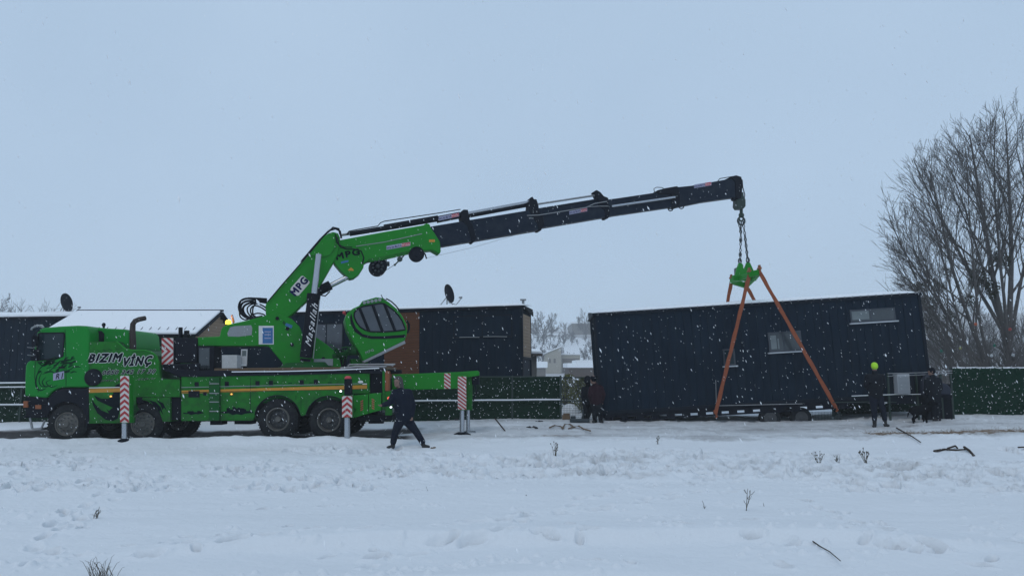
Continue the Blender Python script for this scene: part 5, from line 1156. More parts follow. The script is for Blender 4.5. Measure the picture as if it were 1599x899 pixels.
g.pp(K.off(.13), [(1153, 300), (1161, 300), (1162, 308), (1164.5, 312), (1164.5, 322), (1161, 326), (1153.5, 326), (1150.5, 322), (1151, 311), (1153.5, 307)], .26); g.cyl(K.p(1157.5, 325), K.p(1157.5, 333), .055, n=12); g.ball(K.p(1157.7, 336), .10, .07, .09); g.tube([K.p(1157.5 + 3.2 * math.cos(R(a)), 341 + 4 * math.sin(R(a))) for a in range(0, 361, 30)], .03, 8); build('hook_block', g, M['fence_metal'], s4, bevel=.02)
for pts, par in (([(673, 371), (680, 372)], jb),):
    g = G(); g.rect(K6, 670, 374, 679, 378, .002, -.072); build('sticker', g, M['yellow_stripe'], par, smooth=False)
# ---- operator cab of the crane
O6 = K.off(.75)
cabo = [(561, 477), (567, 471), (587, 466), (598, 466.5), (607, 471), (621, 483), (629, 494), (634.5, 505), (636, 515), (635.2, 523), (632, 532), (567, 564), (562, 552), (551, 533), (542, 514.5), (538.5, 499), (542, 489), (551, 481.5)]
g = G(); g.pp(O6, cabo, .95); oc = build('operator_cabin', g, M['green'], tk, bevel=.04, seg=3)
wpt = [(553.5, 488), (558, 482), (566, 478.5), (595, 473.5), (600, 474), (613, 483), (622, 492), (628, 501), (632, 511), (633, 514.5), (620, 516.5), (598, 518), (579, 517.6), (570, 515), (562.5, 510.5), (556, 502), (553, 494)]
g = G(); g.pp(O6, wpt, .012, .006); ow = build('cabin_window', g, M['glass_grey'], oc, smooth=False)
g = G(); g.tube([O6.p(x, y, .01) for x, y in wpt + wpt[:1]], .022, 6)
for a, b_ in (((561, 480), (576, 517)), ((582, 476), (597, 517.5)), ((600, 474), (617, 516.5))): g.tube([O6.p(*a, .012), O6.p(*b_, .012)], .045, 6)
build('window_bars', g, M['black_plain'], ow)
g = G(); g.pp(O6, [(548.5, 489), (551, 500), (556, 512), (566, 521), (580, 524.5), (600, 524.5), (633, 522), (633, 527), (600, 529), (580, 529), (566, 526), (554, 518), (547.5, 505), (546.5, 495)], .003, .006); build('black_band', g, M['black_plain'], oc, smooth=False)
g = G(); g.pp(O6, [(566.5, 563.5), (632, 531.5), (633.5, 536), (569, 566.5)], .9, .03); build('sill_beam', g, M['grey_panel'], oc, bevel=.01)
g = G(); g.pp(O6, [(561, 477), (566, 470), (587, 464), (598, 465), (600, 468), (566, 474.5)], .25, .02); hl = build('lamp_bar', g, M['green'], oc, bevel=.015)
g = G()
for k in range(5): g.lathe(O6.p(569 + k * 6, 472.2 - k * 1.1, .045), O6.n, [(0, .02), (0, .045), (-.03, .045), (-.03, .01)], 16)
build('work_lamp', g, M['grey_panel'], hl)
g = G(); text_on(g, 'MPG', O6, 571.5, 552.5, 584, 547.5, 3.8, .005, .02); build('lettering', g, M['grey_panel'], oc, smooth=False)
g = G(); g.tube([O6.p(x, y, .03) for x, y in ((603, 466), (611, 470.5), (618, 477), (624, 484.5))], .02, 6); g.tube([O6.p(595, 460), O6.p(598, 466), O6.p(604, 469)], .012, 6); build('wiper_arm', g, M['black_plain'], oc)
g = G(); g.tube([O6.p(x, y, -.2) for x, y in ((635, 500), (638.5, 506), (638.5, 514), (636, 520))], .03, 8); build('grab_handle', g, M['black_plain'], oc)
g = G(); g.ball(O6.p(537.5, 488, -.3), .05, .05, .05, 12, 8); g.cyl(O6.p(538, 489, -.3), O6.p(540, 492, -.3), .02, n=10); build('red_lamp', g, M['red_sticker'], oc)
g = G(); g.cyl(K.p(545, 548, .3), K.p(560, 548, .5), .12, n=12); g.tube([K.p(520, 556, .25), K.p(540, 552, .35), K.p(556, 540, .4)], .08, 8); build('cabin_arm', g, M['green_dark'], tu)
g = G(); g.rect(K, 548, 560, 575, 572, .6, .3); build('cabin_pedestal', g, M['green_body'], tu, bevel=.02)

# ================================================================== lifting gear
tip = K.p(1157.5, 345)
SY0, SY1 = 23.75, 25.5
cFL, cFR, cBL, cBR = at(1170, 429, SY0), at(1186, 425, SY0 - .25), at(1142, 439, SY1 - .2), at(1165, 446, SY1 + .3)
A0, B0 = at(1155.5, 412, 24.7), at(1168, 411, 24.7)
def chain(g, a, b_, r=.02, link=.10):
    n = max(3, int((b_ - a).length / link)); 
    for i in range(n):
        p = a.lerp(b_, i / n); q = a.lerp(b_, (i + 1.15) / n); d = (q - p).normalized(); sd = frame(d)[i % 2] * .028
        g.tube([p, p.lerp(q, .25) + sd, p.lerp(q, .75) + sd, q, p.lerp(q, .75) - sd, p.lerp(q, .25) - sd, p], r * .75, 5, cap=False)
cs = thing('chain_sling', tip, 'dark two-leg chain sling hanging from the boom hook', 'chain sling')
g = G(); chain(g, tip, A0); chain(g, tip + V((.06, 0, 0)), at(1163, 366, 24.7)); build('chain_leg', g, M['chain'], cs)
g = G(); chain(g, at(1163, 366, 24.7), B0, .03); chain(g, tip + V((-.08, 0, 0)), at(1157, 368, 24.7)); build('chain_leg', g, M['chain'], cs)
g = G(); g.tube([tip + V((.12 * math.cos(R(a)), 0, .14 * math.sin(R(a)))) for a in range(0, 361, 30)], .032, 8); build('master_link', g, M['chain'], cs)
g = G(); 
for f in (.45, .78): g.ball(tip.lerp(A0, f), .055, .05, .08)
build('shortening_clutch', g, M['chain'], cs)
sp_ = thing('lifting_spreader', (cFL + cFR + cBL + cBR) / 4, 'small green steel spreader frame hanging from the chains', 'spreader frame')
g = G(); mid = (cFL + cFR + cBL + cBR) / 4
def beam(g, a, b_, w, h, lift=0):
    u = (b_ - a).normalized(); s_ = u.cross(V((0, 0, 1))).normalized(); z = s_.cross(u); g.box((a + b_) / 2 + z * lift, (b_ - a).length, w, h, u, s_, z)
beam(g, (cBL + cFL) / 2 - V((.25, 0, 0)), (cBR + cFR) / 2 + V((.1, 0, .03)), .16, .18)
beam(g, cFL, cFR + V((0, 0, 0)), .13, .18); beam(g, cBL, cBR, .13, .18); beam(g, cBL, cFL, .12, .16); beam(g, cBR, cFR, .12, .16)
build('frame', g, M['green'], sp_, bevel=.015)
for P, Q_ in ((A0, (cBL + cFL) / 2), (B0, (cBR + cFR) / 2)):
    g = G(); Q_ = V((P.x, Q_.y, Q_.z)); c0 = P
    sid = V((.28, 0, 0)); g.prism([c0 + V((-.06, -.04, .02)), c0 + V((.06, -.04, .02)), Q_.lerp(c0, .0) + sid + V((0, -.04, 0)), Q_ - sid + V((0, -.04, 0))], V((0, .08, 0))); build('lifting_plate', g, M['green'], sp_, bevel=.01)
    g = G(); g.tube([P + V((.05 * math.cos(R(a)), 0, .10 + .08 * math.sin(R(a)))) for a in range(0, 361, 30)], .022, 8); build('shackle', g, M['chain'], sp_)
g = G(); g.box(at(1153, 428, 24.8), .22, .25, .42); g.cyl(at(1156, 420, 24.8), at(1156, 413, 24.8), .07, n=10); build('bracket', g, M['fence_metal'], sp_, bevel=.02)
for c in (cFL, cFR, cBL, cBR): g = G(); g.cyl(c + V((0, -.1, .12)), c + V((0, .1, .12)), .05, n=10); g.box(c + V((0, 0, .10)), .05, .14, .26); build('strap_pin', g, M['orange_paint'], sp_)
def strap(a, b_, label, w=.115, w2=None):
    g = G(); n = 18; up = V((0, -1, .0)); P = [a.lerp(b_, i / n) + V((.006 * math.sin(i * 2.1), 0, 0)) for i in range(n + 1)]
    g.strip(P, [w * (1 + .12 * math.sin(i * 1.7)) for i in range(n + 1)], V((0, -1, 0)), .022)
    g.strip([p + V((.02, .035, 0)) for p in P], w * .8, V((0, -1, 0)), .018)
    o = build('lifting_strap', g, M['strap'], ang=60); props(o, label, 'lifting strap', 'lifting straps around the raised house')
    g = G(); g.tube([b_ + V((-.05, -.02, .12)), b_ + V((.0, -.05, .0)), b_ + V((.05, -.02, -.08)), b_ + V((.0, 0, -.12))], .03, 8); WLo = WL[o.name]; build('end_hook', g, M['strap'], o)
    return o
strap(cFL, at(1117, 646, 23.85), 'orange strap crossing the house front steeply, left one of two')
strap(cFR, at(1305, 636, 23.45), 'long orange strap slanting down to the right across the house window')
fr = hb.P(4.0, HD + .12, HH); strap(cBL, hb.P(hb.uv(1117, 500)[0] + .1, HD + .14, HH), 'short visible orange strap going down behind the roof, leftmost')
strap(cBR, hb.P(hb.uv(1305, 500)[0] - .2, HD + .14, HH), 'orange strap going behind the roof between the two front straps')

# ================================================================== people
def voxel(name, caps, balls, m_, parent, vs=.014, extra=None, smooth=4, squash=None):
    """one continuous surface out of tapered limbs"""
    g = G()
    for a, ra, b_, rb in caps:
        a = V(a); b_ = V(b_); n = 6
        P = [a.lerp(b_, i / n) for i in range(n + 1)]; g.tube(P, [ra + (rb - ra) * i / n for i in range(n + 1)], 14)
        g.ball(a, ra * .995, n=14, m=10); g.ball(b_, rb * .995, n=14, m=10)
    for c, rx, ry, rz in balls: g.ball(c, rx, ry, rz, 16, 12)
    o = build(name, g, m_ if isinstance(m_, list) else M[m_], parent)
    r_ = o.modifiers.new('remesh', 'REMESH'); r_.mode = 'VOXEL'; r_.voxel_size = vs; r_.use_smooth_shade = True
    s_ = o.modifiers.new('smooth', 'SMOOTH'); s_.factor = .5; s_.iterations = smooth
    dg = bpy.context.evaluated_depsgraph_get(); me = bpy.data.meshes.new_from_object(o.evaluated_get(dg)); old = o.data; o.modifiers.clear(); o.data = me; me.name = name; bpy.data.meshes.remove(old)
    me.shade_smooth(); return o
def person(J, label, group=None, coat='coat_navy', legs='trousers_dark', hat=None, hood=None, hair='hair', face=V((0, -1, 0)), bulk=1.0, hands=True):
    feet = (J['footL'] + J['footR']) / 2
    p = thing('person', V((feet.x, feet.y, min(J['footL'].z, J['footR'].z))), label, 'person', group)
    b = bulk; hd = J['head']; nk = J['neck']; ch = J['chest']; pe = J['pelvis']; f = face.normalized(); sd = V((0, 0, 1)).cross(f).normalized(); upv = V((0, 0, 1))
    caps = [(nk, .055, hd + V((0, 0, -.04)), .06), (nk, .06, ch, .12), (ch, .13, pe, .13), (hd + V((0, 0, -.05)) + f * .02, .07, hd + V((0, 0, .03)), .092)]
    balls = [(hd + V((0, 0, .03)) - f * .008, .085, .092, .105), (hd + f * .098 - V((0, 0, .01)), .014, .018, .024), (hd + f * .07 - V((0, 0, .075)), .035, .035, .035)]
    for s in (-1, 1): balls.append((hd + sd * s * .085 - V((0, 0, .01)), .014, .022, .03))
    for s, sh, el, ha in ((1, 'shL', 'elL', 'haL'), (1, 'shR', 'elR', 'haR')): caps += [(J[sh], .045, J[el], .036), (J[el], .036, J[ha], .026)]
    for hp, kn, an in (('hipL', 'knL', 'anL'), ('hipR', 'knR', 'anR')): caps += [(J[hp], .08, J[kn], .05), (J[kn], .05, J[an], .035)]
    for el, ha in (('elL', 'haL'), ('elR', 'haR')):
        d = (J[ha] - J[el]).normalized(); x, y = frame(d); pal = J[ha] + d * .05
        caps.append((J[ha], .026, pal, .034))
        for k in range(4):
            o_ = x * ((k - 1.5) * .019); ln = (.062, .072, .068, .052)[k]; m1 = pal + o_ + d * ln * .55 + y * .012; caps += [(pal + o_, .011, m1, .0105), (m1, .0105, m1 + d * ln * .4 + y * .028, .009)]
        caps += [(J[ha] + x * .02 + d * .01, .013, J[ha] + x * .055 + d * .05 + y * .01, .0105), (J[ha] + x * .055 + d * .05 + y * .01, .0105, J[ha] + x * .056 + d * .08 + y * .02, .009)]
    body = voxel('body', caps, balls, 'skin', p, .011, smooth=2)
    # face marks
    g = G()
    for s in (-1, 1): g.ball(hd + f * .088 + sd * s * .032 + upv * .012, .011, .008, .007, 8, 6)
    g.ball(hd + f * .092 - upv * .048, .024, .008, .005, 8, 6); build('face_features', g, M['hair'], body)
    # coat
    w = (J['shL'] - J['shR']).normalized()
    caps = [(ch + w * .09, .135 * b, pe + w * .05 + V((0, 0, -.04)), .145 * b), (ch - w * .09, .135 * b, pe - w * .05 + V((0, 0, -.04)), .145 * b), (J['shL'], .085 * b, J['shR'], .085 * b), (nk + V((0, 0, -.01)), .075, ch, .14 * b), (ch, .15 * b, pe, .16 * b)]
    for sh, el, ha in (('shL', 'elL', 'haL'), ('shR', 'elR', 'haR')):
        wr = J[el].lerp(J[ha], .93); caps += [(J[sh], .085 * b, J[el], .064 * b), (J[el], .064 * b, wr, .05 * b)]
    rr = random.Random(int(abs(ch.x) * 100)); bl_ = []
    for k in range(26):   # folds of thick cloth
        t = rr.random(); c = ch.lerp(pe, t) + w * rr.uniform(-.17, .17) * b + f * rr.choice((-1, 1)) * .11 * b; bl_.append((c, .05, .035, .025))
    voxel('coat', caps, bl_, coat, p, .016, smooth=3)
    caps = []
    for hp, kn, an in (('hipL', 'knL', 'anL'), ('hipR', 'knR', 'anR')): caps += [(pe + V((0, 0, -.06)), .125 * b, J[hp], .12 * b), (J[hp], .12 * b, J[kn], .078 * b), (J[kn], .080 * b, J[an] + (J[kn] - J[an]) * .18, .068 * b)]
    voxel('trousers', caps, [], legs, p, .016, smooth=3)
    for an, ft, tag_ in (('anL', 'footL', 0), ('anR', 'footR', 1)):
        ft_ = J[ft]; a = J[an]; heel = V((a.x, a.y, ft_.z + .045)); toe = ft_ + V((0, 0, .035))
        voxel('boot', [(a + (J['knL' if tag_ == 0 else 'knR'] - a) * .25, .062, heel, .052), (heel, .05, toe, .04), (heel + V((0, 0, -.01)), .035, toe + V((0, 0, -.005)), .032)], [], 'boot', p, .012, smooth=2)
    if hat: voxel('cap', [(hd + V((0, 0, .045)), .094, hd + V((0, 0, .012)) - f * .012, .098)], [(hd + V((0, 0, .055)), .092, .098, .08)], hat, p, .012)
    if hood: voxel('hood', [(nk - f * .05, .08, hd - f * .05 + V((0, 0, -.02)), .115), (hd - f * .045, .118, hd - f * .03 + V((0, 0, .05)), .112)], [], hood, p, .013)
    if not hat and not hood: voxel('hair', [(hd - f * .02 + V((0, 0, .05)), .098, hd - f * .035, .095)], [], hair, p, .012)
    return p
def jts(pl, d, z=None):
    out = {}
    for k, q in d.items(): out[k] = pl.p(q[0], q[1], q[2] if len(q) > 2 else 0)
    return out
# walking man in front of the swing beam
WP = Pl(0, 18.35)
J = jts(WP, dict(head=(621, 597, .02), neck=(624.5, 607, 0), chest=(628, 620, 0), pelvis=(631, 650, 0), shL=(617.5, 613, .10), shR=(638, 612.5, -.12), elL=(608, 629, .24), haL=(598, 632, .32), elR=(645, 632, -.12), haR=(643, 650, 0),
                 hipL=(625, 656, .06), hipR=(636, 656, -.06), knL=(617, 675, .10), knR=(650, 674, -.05), anL=(613.5, 693, .04), anR=(661.5, 692.5, -.06), footL=(606, 698.5, .10), footR=(669, 699.5, .0)))
for k in ('footL', 'footR'): J[k].z = gz(J[k].x, J[k].y) - .01
person(J, 'man in dark work clothes and grey hood striding past the rear of the truck', coat='coat_navy', hood='hair', face=V((-.35, -.9, -.05)), bulk=1.14)
# two people crouched over beside the left end of the lifted house
BP = Pl(0, 24.0)
J = jts(BP, dict(head=(926, 592.5, .12), neck=(929, 598, .03), chest=(931, 607, 0), pelvis=(931, 628, -.1), shL=(923.5, 606, .02), shR=(938.5, 605.5, .0), elL=(920.5, 617, .05), haL=(923, 628, -.14), elR=(943, 616, .03), haR=(940, 628, -.1),
                 hipL=(927.5, 631, -.08), hipR=(935, 631, -.08), knL=(928, 646, 0), knR=(937, 646, 0), anL=(929.5, 660, -.05), anR=(938.5, 660, -.05), footL=(926, 665, .1), footR=(941, 665.5, .08)))
for k in ('footL', 'footR'): J[k].z = gz(J[k].x, J[k].y)
person(J, 'person in dark maroon coat and black cap, nearer one of the pair by the house', coat='coat_maroon', legs='coat_black', hat='coat_black', face=V((-.5, .7, -.7)), bulk=1.0)
BP2 = Pl(0, 24.5)
J = jts(BP2, dict(head=(918, 594.5, .12), neck=(919, 600, .03), chest=(918, 609, 0), pelvis=(918, 628, 0), shL=(911.5, 607, .02), shR=(925, 606, .0), elL=(910, 619, .05), haL=(912, 629, -.1), elR=(927, 618, .03), haR=(928, 628, -.1),
                 hipL=(915, 631, 0), hipR=(921, 631, 0), knL=(914.5, 644, .05), knR=(920, 644, 0), anL=(910, 655, 0), anR=(916, 656, 0), footL=(906, 659, .1), footR=(912, 660, .1)))
for k in ('footL', 'footR'): J[k].z = gz(J[k].x, J[k].y)
person(J, 'person in black coat bending down, farther one of the pair by the house', coat='coat_black', legs='coat_black', hood='coat_black', face=V((.3, .8, -.5)), bulk=1.0)
# man in the bright cap
YP = Pl(0, 22.0)
J = jts(YP, dict(head=(1365.5, 572.5, 0), neck=(1366, 580, 0), chest=(1366, 591, 0), pelvis=(1367, 615, 0), shL=(1355, 588, 0), shR=(1377, 588, 0), elL=(1352, 602, .03), haL=(1359, 611, -.18), elR=(1381, 602, .03), haR=(1375, 611, -.16),
                 hipL=(1363, 618, 0), hipR=(1372, 618, 0), knL=(1365, 640, .02), knR=(1379, 640, .02), anL=(1365.5, 658, 0), anR=(1382, 657.5, 0), footL=(1364, 665.5, .05), footR=(1387, 664, .03)))
for k in ('footL', 'footR'): J[k].z = gz(J[k].x, J[k].y)
person(J, 'man in dark clothes and fluorescent yellow-green cap seen from behind', coat='coat_black', legs='trousers_dark', hat='hi_vis', face=V((.15, .95, 0)), bulk=1.05)
# person at the table by the fence, partly lost against the dark tarp
CP = Pl(0, 22.75)
J = jts(CP, dict(head=(1455, 580, 0), neck=(1456, 586, 0), chest=(1457, 597, 0), pelvis=(1459, 620, 0), shL=(1448, 593, 0), shR=(1466, 593, 0), elL=(1446, 606, .03), haL=(1448, 613, -.2), elR=(1469, 606, .03), haR=(1464, 614, -.2),
                 hipL=(1456, 624, 0), hipR=(1463, 624, 0), knL=(1457, 641, .02), knR=(1463, 641, .02), anL=(1458, 653, 0), anR=(1463.5, 654, 0), footL=(1462, 657.5, .05), footR=(1468, 658, .03)))
for k in ('footL', 'footR'): J[k].z = gz(J[k].x, J[k].y)
person(J, 'dark-clad person standing at the table beside the dog and green fence', coat='coat_black', legs='coat_black', hat='coat_black', face=V((-.8, .3, 0)), bulk=1.0)
# dog
DP = Pl(0, 22.5)
def D(x, y, d=0): return DP.p(x, y, d)
dg_ = thing('dog', D(1432, 661), 'black dog standing in the snow between the yellow-capped man and the table', 'dog')
caps = [(D(1427, 641), .13, D(1440, 640), .15), (D(1440, 640), .15, D(1449, 637), .12), (D(1449, 637), .10, D(1455, 629), .075), (D(1455, 629), .078, D(1459, 628), .06), (D(1459, 628), .055, D(1464, 630), .035),
        (D(1424, 637), .035, D(1419, 643), .028), (D(1419, 643), .028, D(1417, 651), .012)]
for x, d, s in ((1426, .07, 0), (1425, -.08, 3)):      # hind legs with hock
    caps += [(D(x, 641, d), .10, D(x + 3 + s, 649, d), .06), (D(x + 3 + s, 649, d), .05, D(x - 1 + s, 654, d), .032), (D(x - 1 + s, 654, d), .03, D(x + 1 + s, 661.5, d), .026), (D(x + 1 + s, 661.5, d), .028, D(x + 3 + s, 662, d), .022)]
for x, d in ((1447, .07), (1443, -.08)): caps += [(D(x, 641, d), .085, D(x - .5, 650, d), .045), (D(x - .5, 650, d), .036, D(x, 661, d), .028), (D(x, 661.5, d), .028, D(x + 2.2, 662, d), .022)]
bd = voxel('body', caps, [(D(1455.5, 624.5, .04), .025, .015, .05), (D(1456, 624.5, -.05), .025, .015, .05)], 'dog_fur', dg_, .014, smooth=3)
g = G(); g.ball(D(1466, 630), .014); g.ball(D(1459.5, 626, .055), .009); build('nose_and_eye', g, M['chain'], dg_)

# ================================================================== trees
def bez_branch(rs, p, d, L_, r, n, curl, jit, upb):
    P = [V(p)]; d = V(d).normalized(); st = L_ / n
    for i in range(n):
        d = (d + V((rs.uniform(-1, 1), rs.uniform(-1, 1), rs.uniform(-1, 1))) * jit + V((0, 0, upb)) + curl).normalized(); P.append(P[-1] + d * st)
    return P
ENV = None
def inside(q): return ENV is None or ENV(q)
def grow(rs, g, p, d, L_, r, lv, maxlv, cnt, upb=.06, spread=.75, minr=.006, wood=None):
    n = (9, 7, 5, 4, 3)[min(lv, 4)]
    P = bez_branch(rs, p, d, L_, r, n, V((0, 0, 0)), (.05, .09, .11, .13, .15)[min(lv, 4)], upb)
    if ENV is not None:
        ek = .93 if lv == 0 else min(1.12, 1 + rs.gauss(-.05, .08))
        m_ = next((i for i, q in enumerate(P) if not ENV(q, ek)), n + 1)
        if m_ < 2: return
        P = P[:m_]; n = len(P) - 1
        if n < 1: return
    rs_ = [max(minr, r * (1 - .82 * i / n)) for i in range(n + 1)]
    (wood if (lv == 0 and wood is not None) else g).tube(P, rs_, (8, 5, 4, 3, 3)[min(lv, 4)], cap=False)
    if lv >= maxlv: return
    c = cnt[lv]
    for k in range(c):
        t = (.18 if lv else .22) + (.80 if lv else .78) * (k + rs.random()) / c; i = min(n - 1, int(t * n)); f = t * n - i
        q = P[i].lerp(P[i + 1], f); dd = (P[i + 1] - P[i]).normalized(); x, y = frame(dd); a = rs.uniform(0, 6.28); side = x * math.cos(a) + y * math.sin(a)
        nd = (dd + side * spread * rs.uniform(.6, 1.2)).normalized(); ln = L_ * rs.uniform(.34, .55) * (1.15 - .65 * t)
        grow(rs, g, q, nd, ln, max(minr, rs_[i] * .48), lv + 1, maxlv, cnt, upb, spread, minr)
def tree(name, seed, base, leaders, cnt, maxlv, label, cat='tree', group=None, upb=.05, minr=.006, mat_='bark', balls=(), spread=.7):
    rs = random.Random(seed); t = thing(name, base, label, cat, group); gw = G(); gc_ = G()
    for (off, d, L_, r) in leaders: grow(rs, gc_, base + V(off), V(d), L_, r, 0, maxlv, cnt, upb, spread, minr, gw)
    build('trunk', gw, M[mat_], t); build('crown', gc_, M[mat_], t, ang=180)
    for c, r in balls:
        g = G(); rb = random.Random(int(c.x * 31)); 
        r *= 1.25
        for k in range(340):
            v = V((rb.gauss(0, 1), rb.gauss(0, 1), rb.gauss(0, 1))).normalized() * r * rb.uniform(.5, 1.05); q = c + v; e = V((rb.uniform(-1, 1), rb.uniform(-1, 1), rb.uniform(-1, 1))) * r * .22; w = V((rb.uniform(-1, 1), rb.uniform(-1, 1), rb.uniform(-1, 1))) * r * .12
            g.add([q - e, q + e, q + w], [(0, 1, 2)])
        build('mistletoe_clump', g, M['mistletoe'], t, smooth=False)
    return t
def base_at(px, Y): x = at(px, 590, Y).x; return V((x, Y, gz(x, Y) - .1))
TYY = 34.0
def bp(px, py, Y=TYY): return at(px, py, Y)
def dome(q, ek=1.0):
    X = (q.x * TYY / q.y - 23.4) / 6.25; Zz = ((q.z - 1.75) * TYY / q.y - 5.3) / 7.25; a = math.atan2(Zz, X)
    return X * X + Zz * Zz < (1.06 + .10 * mnoise.noise(V((a * 3.5, 0, 0))) + .07 * mnoise.noise(V((a * 11, 4, 0)))) ** 2 * ek * ek
ENV = dome
b0 = base_at(1578, TYY)
tree('bare_tree', 21, b0, [((0, 0, 0), (0, 0, 1), 3.0, .27), ((.0, 0, 2.4), (-.13, .05, 1), 11.5, .15), ((.05, 0, 2.6), (.10, -.05, 1), 11.5, .14), ((-.05, 0, 2.9), (-.34, .2, 1), 11, .09), ((.08, 0, 2.8), (.42, .1, 1), 9, .09), ((0, .05, 2.9), (-.05, .4, 1), 10, .08), ((-.02, -.05, 2.7), (-.24, -.3, 1), 10, .08)], (15, 8, 6, 0), 3,
     'tallest bare tree at the right, with a thick forked trunk', upb=.03, balls=[(bp(1563, 408), .36), (bp(1548, 452), .34), (bp(1557, 400), .22)], spread=.55)
b1_ = base_at(1556, 33.4)
tree('bare_tree', 36, b1_, [((0, 0, 0), (-.26, 0, 1), 11, .12), ((-.1, 0, .8), (-.52, .1, 1), 10, .085), ((-.1, 0, 1.0), (-.38, -.25, 1), 10, .08), ((-.1, 0, .6), (-.72, -.1, 1), 8.5, .07)], (13, 8, 5, 0), 3,
     'bare tree leaning left, second from the right of the big trees', upb=.03, balls=[(bp(1528, 432), .34), (bp(1523, 440), .26), (bp(1478, 425), .22)], spread=.55)
b2_ = base_at(1532, 32.8)
tree('bare_tree', 47, b2_, [((0, 0, 0), (-.42, .05, 1), 10, .10), ((-.1, 0, .3), (-.95, .1, 1), 8, .075), ((-.2, 0, .5), (-.70, -.2, 1), 8.5, .07), ((.1, 0, .1), (-.20, .2, 1), 10, .08), ((-.1, 0, .2), (-1.25, .1, 1), 6.5, .055)], (13, 8, 5, 0), 3,
     'wide bare tree with long arching limbs reaching left towards the raised house', upb=.035, balls=[(bp(1437, 449), .28), (bp(1450, 474), .30), (bp(1450, 505), .26), (bp(1467, 447), .24), (bp(1510, 470), .3), (bp(1484, 496), .26)], spread=.55)
ENV = None
b3_ = base_at(1660, 36)
tree('bare_tree', 58, b3_, [((0, 0, 0), (-.05, 0, 1), 4, .22), ((0, 0, 3.), (-.14, 0, 1), 9.5, .12), ((0, 0, 3.4), (.3, 0, 1), 9, .12)], (18, 8, 5, 0), 3, 'bare tree cut by the right edge of the photo', upb=.03, spread=.6)
# thicket under the trees
rs = random.Random(77); g = G()
for k in range(120):
    px = rs.uniform(1470, 1640); Y = rs.uniform(30, 40); b = base_at(px, Y); grow(rs, g, b, (rs.uniform(-.5, .35), rs.uniform(-.2, .2), 1), rs.uniform(1.6, 4.2), .02, 1, 3, (0, 6, 4), .03, .6, .006)
props(build('thicket', g, M['bark'], ang=180), kind='stuff')
# coloured ornaments in the branches
for px, py, m_, nm in ((1523.5, 506, 'ball_orange', 'small orange ornament ball hanging in the bare trees'), (1577, 514, 'ball_red', 'small red ornament ball hanging by the thick forked trunk'), (1500, 543, 'ball_yellow', 'small yellow ornament ball hanging low in the bare trees'),
                       (1470, 548, 'ball_teal', 'small teal ornament ball, leftmost in the bare trees'), (1553, 539, 'ball_teal', 'small teal ornament ball left of the thick forked trunk'), (1548, 555, 'ball_white', 'small white ornament ball just above the fence, left of the thick trunk'), (1582, 554, 'ball_white', 'small white ornament ball against the thick forked trunk')):
    g = G(); c = bp(px, py, 31.5); g.lathe(c, (0, 0, -1), [(-.07, .01), (-.06, .03), (-.04, .055), (0, .065), (.04, .055), (.06, .03), (.07, .01)], 16); o = build('ornament_ball', g, M[m_]); props(o, nm, 'ornament')
    g = G(); g.tube([c + V((0, 0, .12)), c + V((.01, 0, .9))], .006, 4); build('cord', g, M['bark'], o)
# left edge tree and hedge line behind the far-left house
tree('bare_tree', 61, base_at(-30, 60), [((0, 0, 0), (.02, 0, 1), 2.4, .2), ((0, 0, 1.5), (-.3, 0, 1), 5, .08), ((0, 0, 1.6), (.15, .1, 1), 5, .08)], (14, 8, 6, 0), 3, 'bare tree at the far left edge, behind the dark flat-roofed house', upb=.03, minr=.009, mat_='far_bark')
rs = random.Random(5); g = G()
for k in range(60): grow(rs, g, base_at(rs.uniform(-30, 75), rs.uniform(80, 95)), (rs.uniform(-.3, .3), 0, 1), rs.uniform(6.5, 8.5), .05, 1, 3, (0, 6, 4), .03, .6, .012)
props(build('distant_scrub', g, M['far_bark'], ang=180), kind='stuff')

# ---- trees on the hill
def proto(seed, H, nm, label, group):
    L_ = [((0, 0, 0), (0, 0, 1), H * .45, H * .026), ((0, 0, H * .25), (.12, .1, 1), H * .62, H * .013), ((0, 0, H * .18), (-.75, .1, 1), H * .60, H * .012), ((0, 0, H * .2), (.8, -.1, 1), H * .58, H * .011), ((0, 0, H * .16), (.1, .8, 1), H * .55, H * .011), ((0, 0, H * .16), (-1.3, -.5, 1), H * .46, H * .010), ((0, 0, H * .15), (1.3, .5, 1), H * .44, H * .010), ((0, 0, H * .3), (-.35, -.4, 1), H * .58, H * .011)]
    return tree(nm, seed, V((0, 0, 0)), L_, (9, 8, 5, 0), 3, label, 'tree', group, .02, .022, 'far_bark')
GRP = 'bare trees scattered over the hazy hillside'
LB = 'hazy bare tree among others on the far snowy hillside'
prot = [proto(101, 8, 'hillside_tree', LB, GRP), proto(102, 9, 'hillside_tree', LB, GRP)]
rs = random.Random(31); k = 0
def plant(o, px, Y, s, label=None, group=True):
    global k
    x = at(px, 590, Y).x; c = copy_tree(o, None, V((x, Y, gz(x, Y) - .2))) if k > 1 else o
    if k <= 1: c.location = V((x, Y, gz(x, Y) - .2))
    c.scale = (s * rs.uniform(.9, 1.2),) * 2 + (s,); c.rotation_euler.z = rs.uniform(0, 6.28)
    if label:
        c['label'] = label
        if 'group' in c: del c['group']
    k += 1; return c
LB2 = 'hazy bare tree among others on the hill behind the big trees at the right'; GRP2 = 'bare trees on the hill behind the big trees'
spots = [(px, Y) for px, Y in [(842, 300), (862, 340), (875, 250), (835, 230), (892, 310), (905, 380), (922, 260), (848, 230), (881, 420), (829, 390), (912, 240), (868, 235), (881, 290), (925, 330), (1345, 420), (1365, 430), (1330, 440), (980, 430), (1003, 425)]]
spots2 = [(1458, 180), (1470, 260), (1485, 150), (1500, 300), (1515, 200), (1530, 320), (1548, 240), (1562, 170), (1580, 300), (1592, 210), (1475, 350), (1540, 140), (1465, 130), (1600, 150)]
